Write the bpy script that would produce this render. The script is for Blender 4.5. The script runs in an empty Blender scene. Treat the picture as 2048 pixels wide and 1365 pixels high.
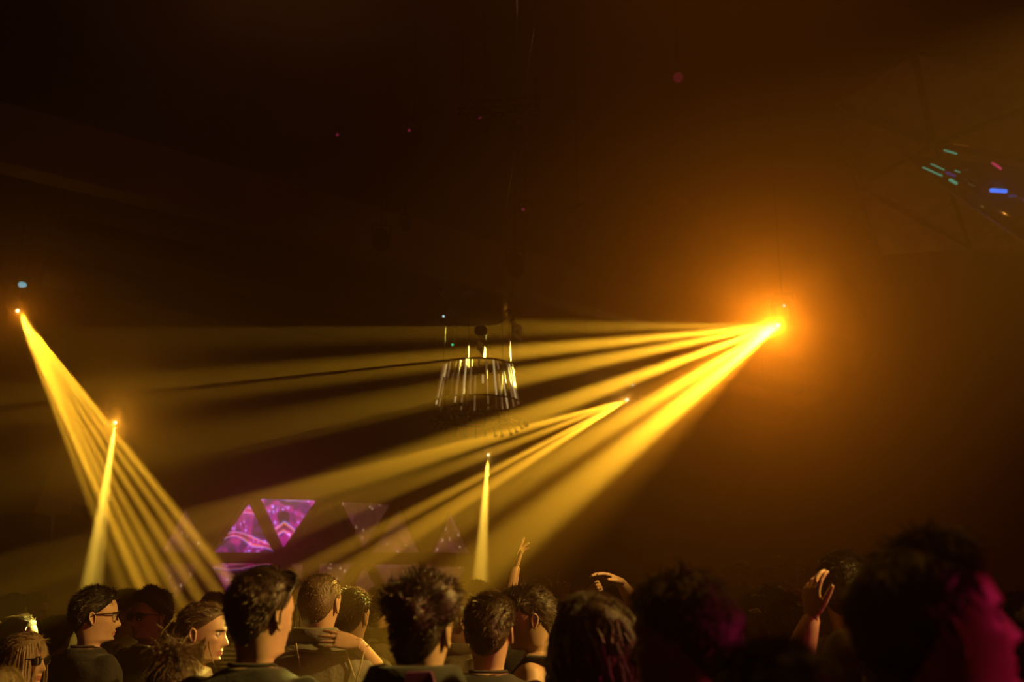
import bpy, math, random
import numpy as np
from mathutils import Vector, Matrix

sc = bpy.context.scene
col = sc.collection
rnd = random.Random(7)
R = math.radians

# ------------------------------------------------------------------ camera
F = 1991.0                      # focal length in pixels of the 2048 wide frame
PITCH = R(14.6)
CAM = Vector((0, 0, 1.72))      # eye height in the crowd


def at(px, py, d):
    """point seen at pixel (px, py), d metres ahead of the camera on the floor plan"""
    u = (px - 1024) / F
    v = (682.5 - py) / F
    y = math.cos(PITCH) - v * math.sin(PITCH)
    z = math.sin(PITCH) + v * math.cos(PITCH)
    return CAM + Vector((u, y, z)) * (d / y)


cd = bpy.data.cameras.new('camera')
cam = bpy.data.objects.new('camera', cd)
col.objects.link(cam)
cam.location = CAM
cam.rotation_euler = (math.pi / 2 + PITCH, 0, 0)
cd.lens = 35
cd.sensor_width = 36
cd.clip_end = 200
cd.dof.use_dof = True
cd.dof.focus_distance = 5.2
cd.dof.aperture_fstop = 2.0
sc.camera = cam

# ------------------------------------------------------------------ colour management and cycles
vw = sc.view_settings
vw.view_transform = 'Standard'
vw.look = 'None'
vw.exposure = 0.0
vw.gamma = 1.0
vw.use_curve_mapping = False
sc.cycles.use_denoising = True
sc.cycles.max_bounces = 4
sc.cycles.diffuse_bounces = 2
sc.cycles.glossy_bounces = 2
sc.cycles.transmission_bounces = 3
sc.cycles.volume_bounces = 0
sc.cycles.sample_clamp_indirect = 2.0
sc.cycles.caustics_reflective = False
sc.cycles.caustics_refractive = False

# ------------------------------------------------------------------ haze of the fog machines
w = bpy.data.worlds.new('club_air')
sc.world = w
w.use_nodes = True
nt = w.node_tree
nt.nodes.clear()
wo = nt.nodes.new('ShaderNodeOutputWorld')
bg = nt.nodes.new('ShaderNodeBackground')
bg.inputs[0].default_value = (0, 0, 0, 1)
vs = nt.nodes.new('ShaderNodeVolumeScatter')
vs.inputs['Color'].default_value = (1, .58, .17, 1)
vs.inputs['Density'].default_value = .07
vs.inputs['Anisotropy'].default_value = .88
nt.links.new(bg.outputs[0], wo.inputs[0])
va = nt.nodes.new('ShaderNodeVolumeAbsorption')
va.inputs['Color'].default_value = (1, .5, .1, 1)
va.inputs['Density'].default_value = .07
ad = nt.nodes.new('ShaderNodeAddShader')
nt.links.new(vs.outputs[0], ad.inputs[0])
nt.links.new(va.outputs[0], ad.inputs[1])
nt.links.new(ad.outputs[0], wo.inputs[1])


def spot(name, src, tgt, half, power, color, blend=.5, r=.05):
    l = bpy.data.lights.new(name, 'SPOT')
    l.energy = power
    l.color = color
    l.spot_size = 2 * half
    l.spot_blend = blend
    l.shadow_soft_size = r
    o = bpy.data.objects.new(name, l)
    col.objects.link(o)
    o.location = src
    o.rotation_euler = (tgt - src).to_track_quat('-Z', 'Y').to_euler()
    return o


def point(name, src, power, color, r=.04):
    l = bpy.data.lights.new(name, 'POINT')
    l.energy = power
    l.color = color
    l.shadow_soft_size = r
    o = bpy.data.objects.new(name, l)
    col.objects.link(o)
    o.location = src
    return o


# the pink wash lamp and the dim house lamp behind the photographer
PINK = spot('pink_wash_light', Vector((5.4, 1.5, 2.8)), Vector((.9, 2.5, 1.7)), R(19), 420, (1, .025, .17), .9, .08)
HOUSE = point('house_light', Vector((-1.5, -5.0, 5.2)), 20, (1, .2, .06), .15)
CEIL = point('ceiling_house_light', Vector((-3.0, 11.0, 11.2)), 45, (1, .5, .42), .2)  # added unseen fill that lifts the darkest haze
TOP = spot('overhead_light', Vector((1.3, 4.7, 7.6)), Vector((1.1, 2.5, 1.7)), R(20), 260, (1, .45, .05), .7, .05)  # added unseen spot that rims the heads on the right
# added unseen spots, high on the right, that light the crowd from the side
SIDE = spot('side_sweep_light', Vector((4.7, 3.2, 4.6)), Vector((-1.0, 3.5, 1.66)), R(13), 3700, (1, .64, .11), .5, .05)
SIDE2 = spot('side_sweep_light', Vector((4.7, 3.2, 4.6)), Vector((.15, 5.2, 1.9)), R(6.5), 2600, (1, .6, .10), .6, .05)

# the moving heads: pixel, distance, their beams as (two edge pixels, distance there, power, blend)
K = 300000
AMBER = (1, .88, .13)
LEMON = (1, 1.15, .35)


def across(px, py, s0, s1, x):          # beam that leaves to the side with slopes s0..s1
    return (x, py + s0 * (px - x), x, py + s1 * (px - x))


def down(px, py, s0, s1, y):            # beam that leaves downwards
    return (px + s0 * (y - py), y, px + s1 * (y - py), y)


r1 = (1558, 650)
r2 = (1255, 800)
l1 = (34, 620)
HEADS = [
    dict(name='r1', led=(1568, 612), p=r1, d=16.2, col=AMBER, spill=(62, (1, .46, .05)), halo=310, halo_at=(850, 800, 9), halo_half=41, size=1.0, beams=[
        across(*r1, -.03, .055, 700) + (10, .5 * K, .8),
        across(*r1, .07, .14, 500) + (8.6, 2.3 * K, .5),
        across(*r1, .156, .246, 400) + (8.0, 1.5 * K, .5),
        across(*r1, .317, .417, 100) + (5.4, 1.5 * K, .4),
        across(*r1, .54, .67, 600) + (4.5, .85 * K, .4),
        across(*r1, .73, .9, 900) + (4.0, .85 * K, .5)],
        wash=across(*r1, .38, 1.12, 800) + (4.6, 19000, 1.0),
        label='brightest amber moving head lamp fanning wide beams over the crowd, right of the chandelier'),
    dict(name='r2', led=(1266, 771), p=r2, d=22.7, col=AMBER, spill=(25, (1, .8, .25)), size=.95, beams=[
        across(*r2, .255, .275, 400) + (12, 2.8 * K, .3),
        across(*r2, .292, .308, 400) + (12, 1.9 * K, .3),
        across(*r2, .34, .43, 500) + (12, .9 * K, .5),
        across(*r2, .51, .54, 600) + (12, 2.4 * K, .4),
        across(*r2, .57, .67, 700) + (12, 1.2 * K, .1)],
        label='small amber moving head lamp with thin streaks, below and left of the brightest lamp'),
    dict(name='r3', p=(976, 910), d=31.6, col=LEMON, spill=(12, (1, 1, .4)), size=.95, beams=[
        (943, 1165, 977, 1165, 16, .42 * K, .4)],
        label='small distant lamp with a single lemon beam straight down, under the chandelier'),
    dict(name='l1', p=l1, d=15.3, col=AMBER, spill=(14, (1, .5, .06)), size=1.0, beams=[
        down(*l1, .355, .415, 1180) + (11, 1.0 * K, .6),
        down(*l1, .42, .475, 1180) + (11, 3.8 * K, .4),
        down(*l1, .49, .515, 1180) + (11, 3.0 * K, .4),
        down(*l1, .54, .58, 1180) + (11, 2.6 * K, .4),
        down(*l1, .61, .655, 1180) + (11, 2.8 * K, .4),
        down(*l1, .69, .73, 1180) + (11, 2.8 * K, .4),
        down(*l1, .765, .805, 1180) + (11, 4.0 * K, .4)],
        label='amber moving head lamp at the left edge fanning seven beams downwards'),
    dict(name='l2', p=(231, 845), d=25.8, col=LEMON, spill=(120, (1, .7, .12)), size=1.05, beams=[
        (163, 1175, 208, 1175, 15, .33 * K, .3),
        (166, 1175, 182, 1175, 15, .45 * K, .3)],
        label='moving head lamp with one steep lemon beam, crossing the fan on the left'),
]


# ------------------------------------------------------------------ materials
MATS = {}


def mat(name, c, rough=.6, metal=0.0, noise=None, emis=None, spec=.5, trans=0.0, bump=0.0, sheen=0.0):
    if name in MATS:
        return MATS[name]
    m = bpy.data.materials.new(name)
    m.use_nodes = True
    t = m.node_tree
    b = t.nodes['Principled BSDF']
    b.inputs['Base Color'].default_value = (*c, 1)
    b.inputs['Roughness'].default_value = rough
    b.inputs['Metallic'].default_value = metal
    b.inputs['Specular IOR Level'].default_value = spec
    b.inputs['Transmission Weight'].default_value = trans
    b.inputs['Sheen Weight'].default_value = sheen
    if emis:
        b.inputs['Emission Color'].default_value = (*emis[0], 1)
        b.inputs['Emission Strength'].default_value = emis[1]
    if noise:
        scale, amount = noise
        tc = t.nodes.new('ShaderNodeTexCoord')
        n = t.nodes.new('ShaderNodeTexNoise')
        n.inputs['Scale'].default_value = scale
        n.inputs['Detail'].default_value = 5
        t.links.new(tc.outputs['Object'], n.inputs['Vector'])
        r = t.nodes.new('ShaderNodeValToRGB')
        r.color_ramp.elements[0].position = .3
        r.color_ramp.elements[1].position = .7
        r.color_ramp.elements[0].color = (*[x * (1 - amount) for x in c], 1)
        r.color_ramp.elements[1].color = (*[min(1, x * (1 + amount)) for x in c], 1)
        t.links.new(n.outputs['Fac'], r.inputs['Fac'])
        t.links.new(r.outputs['Color'], b.inputs['Base Color'])
        if bump:
            bp = t.nodes.new('ShaderNodeBump')
            bp.inputs['Strength'].default_value = bump
            bp.inputs['Distance'].default_value = .01
            t.links.new(n.outputs['Fac'], bp.inputs['Height'])
            t.links.new(bp.outputs['Normal'], b.inputs['Normal'])
    MATS[name] = m
    return m


BLACKM = mat('black_metal', (.004, .0038, .0038), .75, 0, (30, .3), spec=.2)
DARKWALL = mat('dark_wall_paint', (.045, .035, .03), .85, 0, (3, .35), bump=.2)
STEEL = mat('steel', (.5, .5, .5), .3, .9, (60, .15))


def translucent(name, c, amount=.6, rough=.25, gloss=.15, bump=0.0):
    m = bpy.data.materials.new(name)
    m.use_nodes = True
    t = m.node_tree
    b = t.nodes['Principled BSDF']
    b.inputs['Base Color'].default_value = (*c, 1)
    b.inputs['Roughness'].default_value = rough
    b.inputs['Specular IOR Level'].default_value = gloss
    if bump:
        tc = t.nodes.new('ShaderNodeTexCoord')
        n = t.nodes.new('ShaderNodeTexNoise')
        n.inputs['Scale'].default_value = 170
        n.inputs['Detail'].default_value = 3
        t.links.new(tc.outputs['Object'], n.inputs['Vector'])
        bp = t.nodes.new('ShaderNodeBump')
        bp.inputs['Strength'].default_value = bump
        bp.inputs['Distance'].default_value = .004
        t.links.new(n.outputs['Fac'], bp.inputs['Height'])
        t.links.new(bp.outputs['Normal'], b.inputs['Normal'])
    tl = t.nodes.new('ShaderNodeBsdfTranslucent')
    tl.inputs['Color'].default_value = (*c, 1)
    mx = t.nodes.new('ShaderNodeMixShader')
    mx.inputs[0].default_value = amount
    t.links.new(b.outputs[0], mx.inputs[1])
    t.links.new(tl.outputs[0], mx.inputs[2])
    t.links.new(mx.outputs[0], t.nodes['Material Output'].inputs['Surface'])
    MATS[name] = m
    return m




# ------------------------------------------------------------------ mesh helpers
class MB:
    def __init__(s):
        s.v = []
        s.f = []
        s.m = []
        s.n = 0

    def add(s, v, f, m=0):
        v = np.asarray(v, float).reshape(-1, 3)
        o = s.n
        s.v.append(v)
        s.f.extend([tuple(i + o for i in q) for q in f])
        s.m.extend([m] * len(f) if isinstance(m, int) else list(m))
        s.n += len(v)
        return s

    def verts(s):
        return np.concatenate(s.v) if s.v else np.zeros((0, 3))

    def loft(s, rings, m=0, cap0=True, cap1=True):
        n = len(rings[0])
        k = len(rings)
        f = []
        for i in range(k - 1):
            for j in range(n):
                a = i * n + j
                b = i * n + (j + 1) % n
                f.append((a, b, b + n, a + n))
        if cap0:
            f.append(tuple(range(n - 1, -1, -1)))
        if cap1:
            f.append(tuple(range((k - 1) * n, k * n)))
        return s.add(np.concatenate([np.asarray(r) for r in rings]), f, m)

    def tube(s, pts, rad, n=10, m=0, round_end=True, flat=1.0):
        pts = [Vector(p) for p in pts]
        if not hasattr(rad, '__len__'):
            rad = [rad] * len(pts)
        if round_end:
            d0 = (pts[0] - pts[1]).normalized()
            d1 = (pts[-1] - pts[-2]).normalized()
            pts = [pts[0] + d0 * rad[0] * .6] + pts + [pts[-1] + d1 * rad[-1] * .6]
            rad = [rad[0] * .55] + list(rad) + [rad[-1] * .55]
        up = None
        rings = []
        for i, p in enumerate(pts):
            t = (pts[min(i + 1, len(pts) - 1)] - pts[max(i - 1, 0)]).normalized()
            if up is None:
                up = t.orthogonal().normalized()
            up = (up - t * up.dot(t)).normalized()
            sd = t.cross(up)
            rings.append([p + (up * math.cos(a) * flat + sd * math.sin(a)) * rad[i]
                          for a in np.linspace(0, 2 * math.pi, n, endpoint=False)])
        return s.loft([np.array(r) for r in rings], m)

    def box(s, c, size, rot=None, m=0, top=1.0):
        x, y, z = [q / 2 for q in size]
        v = [Vector((a * (top if k > 0 else 1), b * (top if k > 0 else 1), k)) for k in (-z, z) for a, b in ((-x, -y), (x, -y), (x, y), (-x, y))]
        if rot is not None:
            v = [rot @ q for q in v]
        v = [q + Vector(c) for q in v]
        return s.add([tuple(q) for q in v], [(3, 2, 1, 0), (4, 5, 6, 7), (0, 1, 5, 4), (1, 2, 6, 5), (2, 3, 7, 6), (3, 0, 4, 7)], m)

    def bar(s, a, b, wx, wy=None, m=0, up=(0, 0, 1)):
        a = Vector(a)
        b = Vector(b)
        t = (b - a).normalized()
        u = Vector(up)
        if abs(u.dot(t)) > .98:
            u = Vector((0, 1, 0))
        sd = t.cross(u).normalized() * wx / 2
        u2 = sd.cross(t).normalized() * (wy or wx) / 2
        q = lambda p: [p - sd - u2, p + sd - u2, p + sd + u2, p - sd + u2]
        return s.loft([np.array(q(a)), np.array(q(b))], m)

    def prism(s, poly, th, m=0):
        poly = [Vector(p) for p in poly]
        th = Vector(th)
        n = len(poly)
        f = [tuple(range(n)), tuple(range(2 * n - 1, n - 1, -1))]
        f += [(i, i + n, (i + 1) % n + n, (i + 1) % n) for i in range(n)]
        return s.add([tuple(p) for p in poly] + [tuple(p + th) for p in poly], f, m)

    def ball(s, c, r, nu=10, nv=7, m=0, sc_=(1, 1, 1)):
        rings = []
        for i in range(nv):
            a = math.pi * (i + .35) / (nv - .3)
            rings.append(np.array([[c[0] + r * sc_[0] * math.sin(a) * math.cos(b), c[1] + r * sc_[1] * math.sin(a) * math.sin(b), c[2] + r * sc_[2] * math.cos(a)]
                                   for b in np.linspace(0, 2 * math.pi, nu, endpoint=False)]))
        return s.loft(rings, m)

    def build(s, name, mats, parent=None, smooth=True, loc=None):
        me = bpy.data.meshes.new(name)
        v = s.verts()
        if loc is not None:
            v = v - np.array(loc)
        me.from_pydata(v.tolist(), [], s.f)
        mats = mats if isinstance(mats, (list, tuple)) else [mats]
        for q in mats:
            me.materials.append(q)
        if len(mats) > 1:
            me.polygons.foreach_set('material_index', np.array(s.m, dtype=np.int32))
        if smooth:
            me.polygons.foreach_set('use_smooth', np.ones(len(s.f), dtype=bool))
        me.update()
        o = bpy.data.objects.new(name, me)
        col.objects.link(o)
        if parent:
            o.parent = parent
        if loc is not None:
            o.location = loc
        return o


def recalc(o):
    import bmesh
    bm = bmesh.new()
    bm.from_mesh(o.data)
    bmesh.ops.recalc_face_normals(bm, faces=bm.faces[:])
    bm.to_mesh(o.data)
    bm.free()
    return o


def remesh(mb, voxel, smooth=3, factor=.5):
    """one continuous skin over overlapping closed lofts"""
    o = mb.build('union', BLACKM)
    recalc(o)
    m = o.modifiers.new('r', 'REMESH')
    m.mode = 'VOXEL'
    m.voxel_size = voxel
    if smooth:
        q = o.modifiers.new('s', 'SMOOTH')
        q.factor = factor
        q.iterations = smooth
    dg = bpy.context.evaluated_depsgraph_get()
    me = bpy.data.meshes.new_from_object(o.evaluated_get(dg))
    v = np.empty(len(me.vertices) * 3)
    me.vertices.foreach_get('co', v)
    f = [tuple(p.vertices) for p in me.polygons]
    old = o.data
    bpy.data.objects.remove(o)
    bpy.data.meshes.remove(old)
    bpy.data.meshes.remove(me)
    return v.reshape(-1, 3), f


def tag(o, label, cat, group=None, kind=None):
    o['label'] = label
    o['category'] = cat
    if group:
        o['group'] = group
    if kind:
        o['kind'] = kind
    return o


def empty(name, loc, rz=0.0):
    o = bpy.data.objects.new(name, None)
    col.objects.link(o)
    o.empty_display_size = .1
    o.location = loc
    o.rotation_euler = (0, 0, rz)
    return o


def structure(o):
    o['kind'] = 'structure'
    return o


def part(mb, name, mats, root, smooth=True):
    """mb is in world space; becomes a child of root"""
    o = mb.build(name, mats, None, smooth)
    o.parent = root
    o.matrix_parent_inverse = Matrix.LocRotScale(root.location, root.rotation_euler, root.scale).inverted()
    return o

# ------------------------------------------------------------------ the hall
X0, X1, Y0, Y1, ZC = -15.0, 13.0, -8.0, 38.0, 11.6
FLOORM = mat('worn_black_floor', (.03, .026, .024), .5, 0, (4, .5), bump=.1)


def slab(name, c, size, m):
    return structure(MB().box(c, size).build(name, m, None, False))


slab('floor', ((X0 + X1) / 2, (Y0 + Y1) / 2, -.1), (X1 - X0, Y1 - Y0, .2), FLOORM)
slab('ceiling', ((X0 + X1) / 2, (Y0 + Y1) / 2, ZC + .1), (X1 - X0, Y1 - Y0, .2), DARKWALL)
slab('wall_back', ((X0 + X1) / 2, Y1 + .1, ZC / 2), (X1 - X0, .2, ZC), DARKWALL)
slab('wall_rear', ((X0 + X1) / 2, Y0 - .1, ZC / 2), (X1 - X0, .2, ZC), DARKWALL)
slab('wall_left', (X0 - .1, (Y0 + Y1) / 2, ZC / 2), (.2, Y1 - Y0, ZC), DARKWALL)
slab('wall_right', (X1 + .1, (Y0 + Y1) / 2, ZC / 2), (.2, Y1 - Y0, ZC), DARKWALL)

# long bulkhead under the ceiling with two ducts below it
BULK = mat('bulkhead_plaster', (.3, .21, .14), .8, 0, (2, .2))
DUCT = mat('dull_duct', (.05, .04, .032), .9, 0, (6, .2), spec=.1)
p0, p1 = Vector((-5.2, 15.7, 9.02)), Vector((2.5, 22.0, 9.02))
bd = (p1 - p0).normalized()
nb = Vector((-bd.y, bd.x, 0))
a, b = p0 - bd * 8.5, p1 + bd * 9.5
structure(MB().prism([a, b, b - Vector((0, 0, .95)), a - Vector((0, 0, .95))], nb * .5).build('trim_1', BULK, None, False))
for k, (dz, off, r_) in enumerate(((-1.45, .9, .2), (-2.05, 1.5, .26))):
    q0, q1 = a + bd * 6.5 + nb * off + Vector((0, 0, dz)), b + nb * off + Vector((0, 0, dz))
    n_ = 14
    root = empty('air_duct', q0)
    part(MB().tube([q0, q1], r_, 14, round_end=False), 'pipe', DUCT, root)
    for i in range(1, n_):
        c = q0.lerp(q1, i / n_)
        part(MB().tube([c - bd * .03, c + bd * .03], r_ + .02, 14, round_end=False), 'flange', DUCT, root)
    for i in range(0, n_ + 1, 2):
        c = q0.lerp(q1, i / n_)
        part(MB().tube([c + Vector((0, 0, r_ * .9)), Vector((c.x, c.y, ZC))], .008, 6, round_end=False), 'hanger_rod', BLACKM, root)
    tag(root, ('upper thinner round air duct running under the long bulkhead', 'lower thicker round air duct running under the long bulkhead')[k], 'duct')

# door frame far behind the crowd on the right
g0, g1 = at(1281, 1112, 24), at(1342, 1104, 24.6)
dr = MB()
dr.bar((g0.x, g0.y, 0), (g0.x, g0.y, g0.z + .1), .12, .12)
dr.bar((g1.x + .1, g1.y, 0), (g1.x + .1, g1.y, g0.z + .1), .12, .12)
dr.bar((g0.x - .06, g0.y, g0.z + .1), (g1.x + .16, g1.y, g0.z + .1), .12, .12)
structure(dr.build('door_1', mat('door_frame_paint', (.2, .12, .09), .6), None, False))

# ------------------------------------------------------------------ moving heads
for h in HEADS:
    S = at(*h['p'], h['d'])
    tg = []
    for (ax, ay, bx, by, dep, pw, bl) in h['beams']:
        A, B = at(ax, ay, dep), at(bx, by, dep)
        tg.append(((A + B) / 2, (A - S).angle(B - S) / 2, pw, bl))
    mean = sum(((t[0] - S).normalized() for t in tg), Vector()).normalized()
    s = h['size']
    side = mean.cross(Vector((0, 0, 1))).normalized()
    piv = S - mean * .26 * s
    root = empty('moving_head', piv + Vector((0, 0, .46 * s)))
    shell = MB().tube([S - mean * .01, S - mean * .08 * s, S - mean * .2 * s, S - mean * .34 * s, S - mean * .46 * s],
                      [.085 * s, .1 * s, .125 * s, .12 * s, .07 * s], 16)
    part(shell, 'head_shell', BLACKM, root)
    lens_m = mat('lit_lens_' + h['name'], (.1, .1, .1), .2, emis=((.42, .95, .9), .95 * math.exp(.074 * h['d'])))
    part(MB().ball(S, .052 * s, 18, 12), 'lens', lens_m, root)
    yk = MB()
    for q in (-1, 1):
        yk.bar(piv + side * q * .16 * s - Vector((0, 0, .06)), piv + side * q * .16 * s + Vector((0, 0, .36 * s)), .05 * s, .1 * s, up=tuple(side))
    yk.bar(piv - side * .18 * s + Vector((0, 0, .36 * s)), piv + side * .18 * s + Vector((0, 0, .36 * s)), .1 * s, .05 * s)
    part(yk, 'yoke', BLACKM, root, False)
    part(MB().box(piv + Vector((0, 0, .45 * s)), (.34 * s, .3 * s, .13 * s), top=.9), 'base', BLACKM, root, False)
    part(MB().tube([piv + Vector((0, 0, .5 * s)), Vector((piv.x, piv.y, ZC))], .006, 6, round_end=False), 'drop_cable', BLACKM, root)
    if h.get('led'):
        P = at(*h['led'], h['d'] - .2)
        part(MB().ball(P, .024, 10, 7), 'indicator', mat('status_lamp', (.1, .1, .1), .3, emis=((.4, .8, .75), 2.5)), root)
        part(MB().tube([P + Vector((0, .02, 0)), Vector((P.x, P.y + .2, piv.z + .4 * s))], .012, 6), 'indicator_stem', BLACKM, root)
    tag(root, h['label'], 'stage light', 'lit moving head lamps')
    if 'wash' in h:
        (ax, ay, bx, by, dep, pw, bl) = h['wash']
        A, B = at(ax, ay, dep), at(bx, by, dep)
        spot('wash_light', S + mean * .1, (A + B) / 2, (A - S).angle(B - S) / 2, pw, (1, .62, .07), bl, .04)
    for T, half, pw, bl in tg:
        spot('beam_light', S + (T - S).normalized() * .1, T, half, pw, h['col'], bl, .035)
    if 'halo' in h:
        spot('halo_light', S + mean * .12, at(*h['halo_at']), R(h['halo_half']), h['halo'], h['spill'][1], 1.0, .03)
    point('spill_light', S + mean * .12, h['spill'][0], h['spill'][1], .03)

# status lights near the lamps
for px, py, d, sz, c, st, lab in ((45, 570, 15.3, .05, (.25, .75, .9), 1.6, 'small blue-white lens of an idle lamp above the left edge lamp'),):
    P = at(px, py, d)
    root = empty('status_lamp', P)
    part(MB().tube([P + Vector((-.02, -.01, 0)) * sz / .05, P + Vector((.05, -.03, -.012)) * sz / .05], [sz, sz * .75], 12), 'lens', mat('status_' + str(px), (.1, .1, .1), .3, emis=(c, st)), root)
    part(MB().tube([P + Vector((0, .02, 0)), P + Vector((0, .14, .01))], [sz * 1.35, sz * 1.1], 12), 'housing', BLACKM, root)
    part(MB().tube([P + Vector((0, .1, sz)), Vector((P.x, P.y + .1, ZC))], .004, 6, round_end=False), 'drop_cable', BLACKM, root)
    tag(root, lab, 'lamp')

# ------------------------------------------------------------------ idle cans and small fixtures under the ceiling
PINKLED = mat('pink_indicator', (.2, .02, .05), .4, emis=((.5, .03, .12), .55))  # glowing dots painted in for pink glints on the cans


def par_can(px, py, d, r_, aim, lab, led=False):
    P = at(px, py, d)
    aim = Vector(aim).normalized()
    root = empty('par_can', P)
    part(MB().tube([P - aim * r_ * 1.3, P - aim * r_ * .6, P + aim * r_ * 1.2, P + aim * r_ * 1.25], [r_ * .6, r_, r_, r_ * .9], 18), 'can', BLACKM, root)
    sd = aim.cross(Vector((0, 0, 1))).normalized()
    yk = MB()
    for q in (-1, 1):
        yk.bar(P + sd * q * r_ * 1.12, P + sd * q * r_ * 1.12 + Vector((0, 0, r_ * 1.8)), .02, .03)
    yk.bar(P - sd * r_ * 1.2 + Vector((0, 0, r_ * 1.8)), P + sd * r_ * 1.2 + Vector((0, 0, r_ * 1.8)), .03, .02)
    part(yk, 'bracket', BLACKM, root, False)
    part(MB().tube([P + Vector((0, 0, r_ * 1.8)), Vector((P.x, P.y, ZC))], .005, 6, round_end=False), 'drop_pipe', BLACKM, root)
    if led:  # here the dot is a painted glint
        q = P + sd * r_ * .5 - aim * 0 + Vector((0, -r_ * 1.05, 0))
        part(MB().ball(q, .022, 8, 6), 'indicator', PINKLED, root)
    tag(root, lab, 'stage light', 'idle cans under the ceiling')


par_can(762, 478, 15.2, .13, (.1, -.5, -1), 'idle black can lamp hanging in front of the bulkhead edge, left of the wire')
par_can(1030, 528, 16.0, .14, (.1, -.3, -1), 'idle black can lamp in front of the bulkhead, right beside the steel wire')
par_can(684, 278, 13.0, .10, (.3, -.6, -1), 'idle black can lamp with pink indicators high left of the chandelier', True)
par_can(826, 270, 12.5, .10, (.4, -.5, -1), 'idle black can lamp with a pink indicator, second from the left under the ceiling', True)
par_can(968, 246, 12.0, .10, (.2, -.5, -1), 'idle black can lamp with a pink indicator directly above the steel wire', True)
par_can(1052, 425, 13.5, .09, (.2, -.5, -1), 'idle black can lamp with a pink indicator right of the wire top', True)
par_can(1155, 436, 14.0, .11, (-.5, -.5, -1), 'idle black can lamp tilted left near the edge of the amber glow', True)
par_can(810, 448, 15.0, .08, (.5, -.5, -1), 'small idle can lamp right next to the round can at the bulkhead')

# ceiling truss carrying a glinting clamp
P0, P1 = at(915, 240, 10.3), at(1080, 232, 10.2)
P1.z = P0.z = 7.1
root = empty('ceiling_truss', P0)
off = [Vector((0, -.08, -.08)), Vector((0, .08, -.08)), Vector((0, .08, .08)), Vector((0, -.08, .08))]
for q in off:
    part(MB().tube([P0 + q, P1 + q], .014, 8, round_end=False), 'chord', BLACKM, root)
n_ = 6
for i in range(n_):
    a_, b_ = P0.lerp(P1, i / n_), P0.lerp(P1, (i + 1) / n_)
    for j in range(4):
        q0, q1 = (off[j], off[(j + 1) % 4]) if i % 2 else (off[(j + 1) % 4], off[j])
        part(MB().tube([a_ + q0, b_ + q1], .006, 5, round_end=False), 'lacing', BLACKM, root)
for t_ in (.05, .95):
    c = P0.lerp(P1, t_)
    part(MB().tube([c, Vector((c.x, c.y, ZC))], .01, 6, round_end=False), 'hanger_cable', BLACKM, root)
tag(root, 'short black lattice truss high above the chandelier', 'truss')
P = at(1035, 275, 11.9)
root = empty('hoist', P)
part(MB().box(P, (.2, .2, .26), top=.8), 'motor_body', BLACKM, root, False)
for k in range(3):
    part(MB().bar(P + Vector((-.06, -.12, .06 - k * .06)), P + Vector((.08, -.12, .05 - k * .06)), .02, .02), 'cooling_fin', STEEL, root, False)
part(MB().tube([P + Vector((0, 0, .1)), Vector((P.x, P.y, ZC))], .008, 6, round_end=False), 'chain', STEEL, root)
part(MB().tube([P + Vector((0, 0, -.1)), P + Vector((.02, 0, -.2)), P + Vector((.06, 0, -.2))], .015, 6), 'hook', STEEL, root)
tag(root, 'small hoist motor with bright metal fins above the wire', 'hoist')

# red globe lamp
P = at(1356, 155, 12)
root = empty('globe_lamp', P)
part(MB().ball(P, .066, 18, 12), 'globe', mat('red_globe', (.35, .05, .08), .25, emis=((.30, .012, .045), .35)), root)
part(MB().tube([P + Vector((0, 0, .055)), P + Vector((0, 0, .14))], [.035, .03], 12), 'socket', BLACKM, root)
part(MB().tube([P + Vector((0, 0, .14)), Vector((P.x, P.y, ZC))], .006, 6, round_end=False), 'flex', BLACKM, root)
tag(root, 'dim red globe lamp on a flex under the dark ceiling', 'lamp')

# ------------------------------------------------------------------ chandelier
CD = 11.0
CC = at(955, 735, CD)
CHM = mat('chandelier_iron', (.012, .009, .007), .5, .2, (40, .3))
ROD = translucent('acrylic_rod', (.85, .8, .7), .75, .2, .6)
BRASS = mat('worn_brass', (.6, .42, .2), .3, .9, (50, .2))
root = empty('chandelier', (CC.x, CC.y, 3.6))
cx, cy = CC.x, CC.y


def ring(z, r_, th, n=48):
    pts = [Vector((cx + r_ * math.cos(t), cy + r_ * math.sin(t), z)) for t in np.linspace(0, 2 * math.pi, n, endpoint=False)]
    rings = []
    for i, p in enumerate(pts):
        o_ = Vector((p.x - cx, p.y - cy, 0)).normalized()
        rings.append(np.array([p + o_ * th * math.cos(a) + Vector((0, 0, th * math.sin(a))) for a in np.linspace(0, 2 * math.pi, 6, endpoint=False)]))
    rings.append(rings[0])
    return MB().loft(rings, cap0=False, cap1=False)


part(ring(4.29, .395, .012), 'upper_ring', CHM, root)
part(ring(3.86, .50, .009), 'lower_ring', CHM, root)
part(ring(3.66, .36, .012), 'inner_ring', CHM, root)
RODLIT = mat('lit_acrylic_rod', (.85, .8, .7), .15, spec=.6, emis=((1, .72, .28), .75))  # emission painted in for the beam light the clear rods reflect
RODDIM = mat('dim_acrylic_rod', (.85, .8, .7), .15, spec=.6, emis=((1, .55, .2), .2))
nr = 34
for i in range(nr):
    t = 2 * math.pi * i / nr + rnd.uniform(-.04, .04)
    a_ = Vector((cx + .395 * math.cos(t), cy + .395 * math.sin(t), 4.285 - rnd.uniform(0, .02)))
    L = 1.0 if rnd.random() < .62 else rnd.uniform(.15, .6)
    b_ = Vector((cx + .475 * math.cos(t), cy + .475 * math.sin(t), 3.87))
    part(MB().tube([a_, a_.lerp(b_, L)], .0095, 8), 'acrylic_rod', (RODLIT, RODDIM, ROD, RODDIM)[(i * 7) % 4], root)
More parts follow.
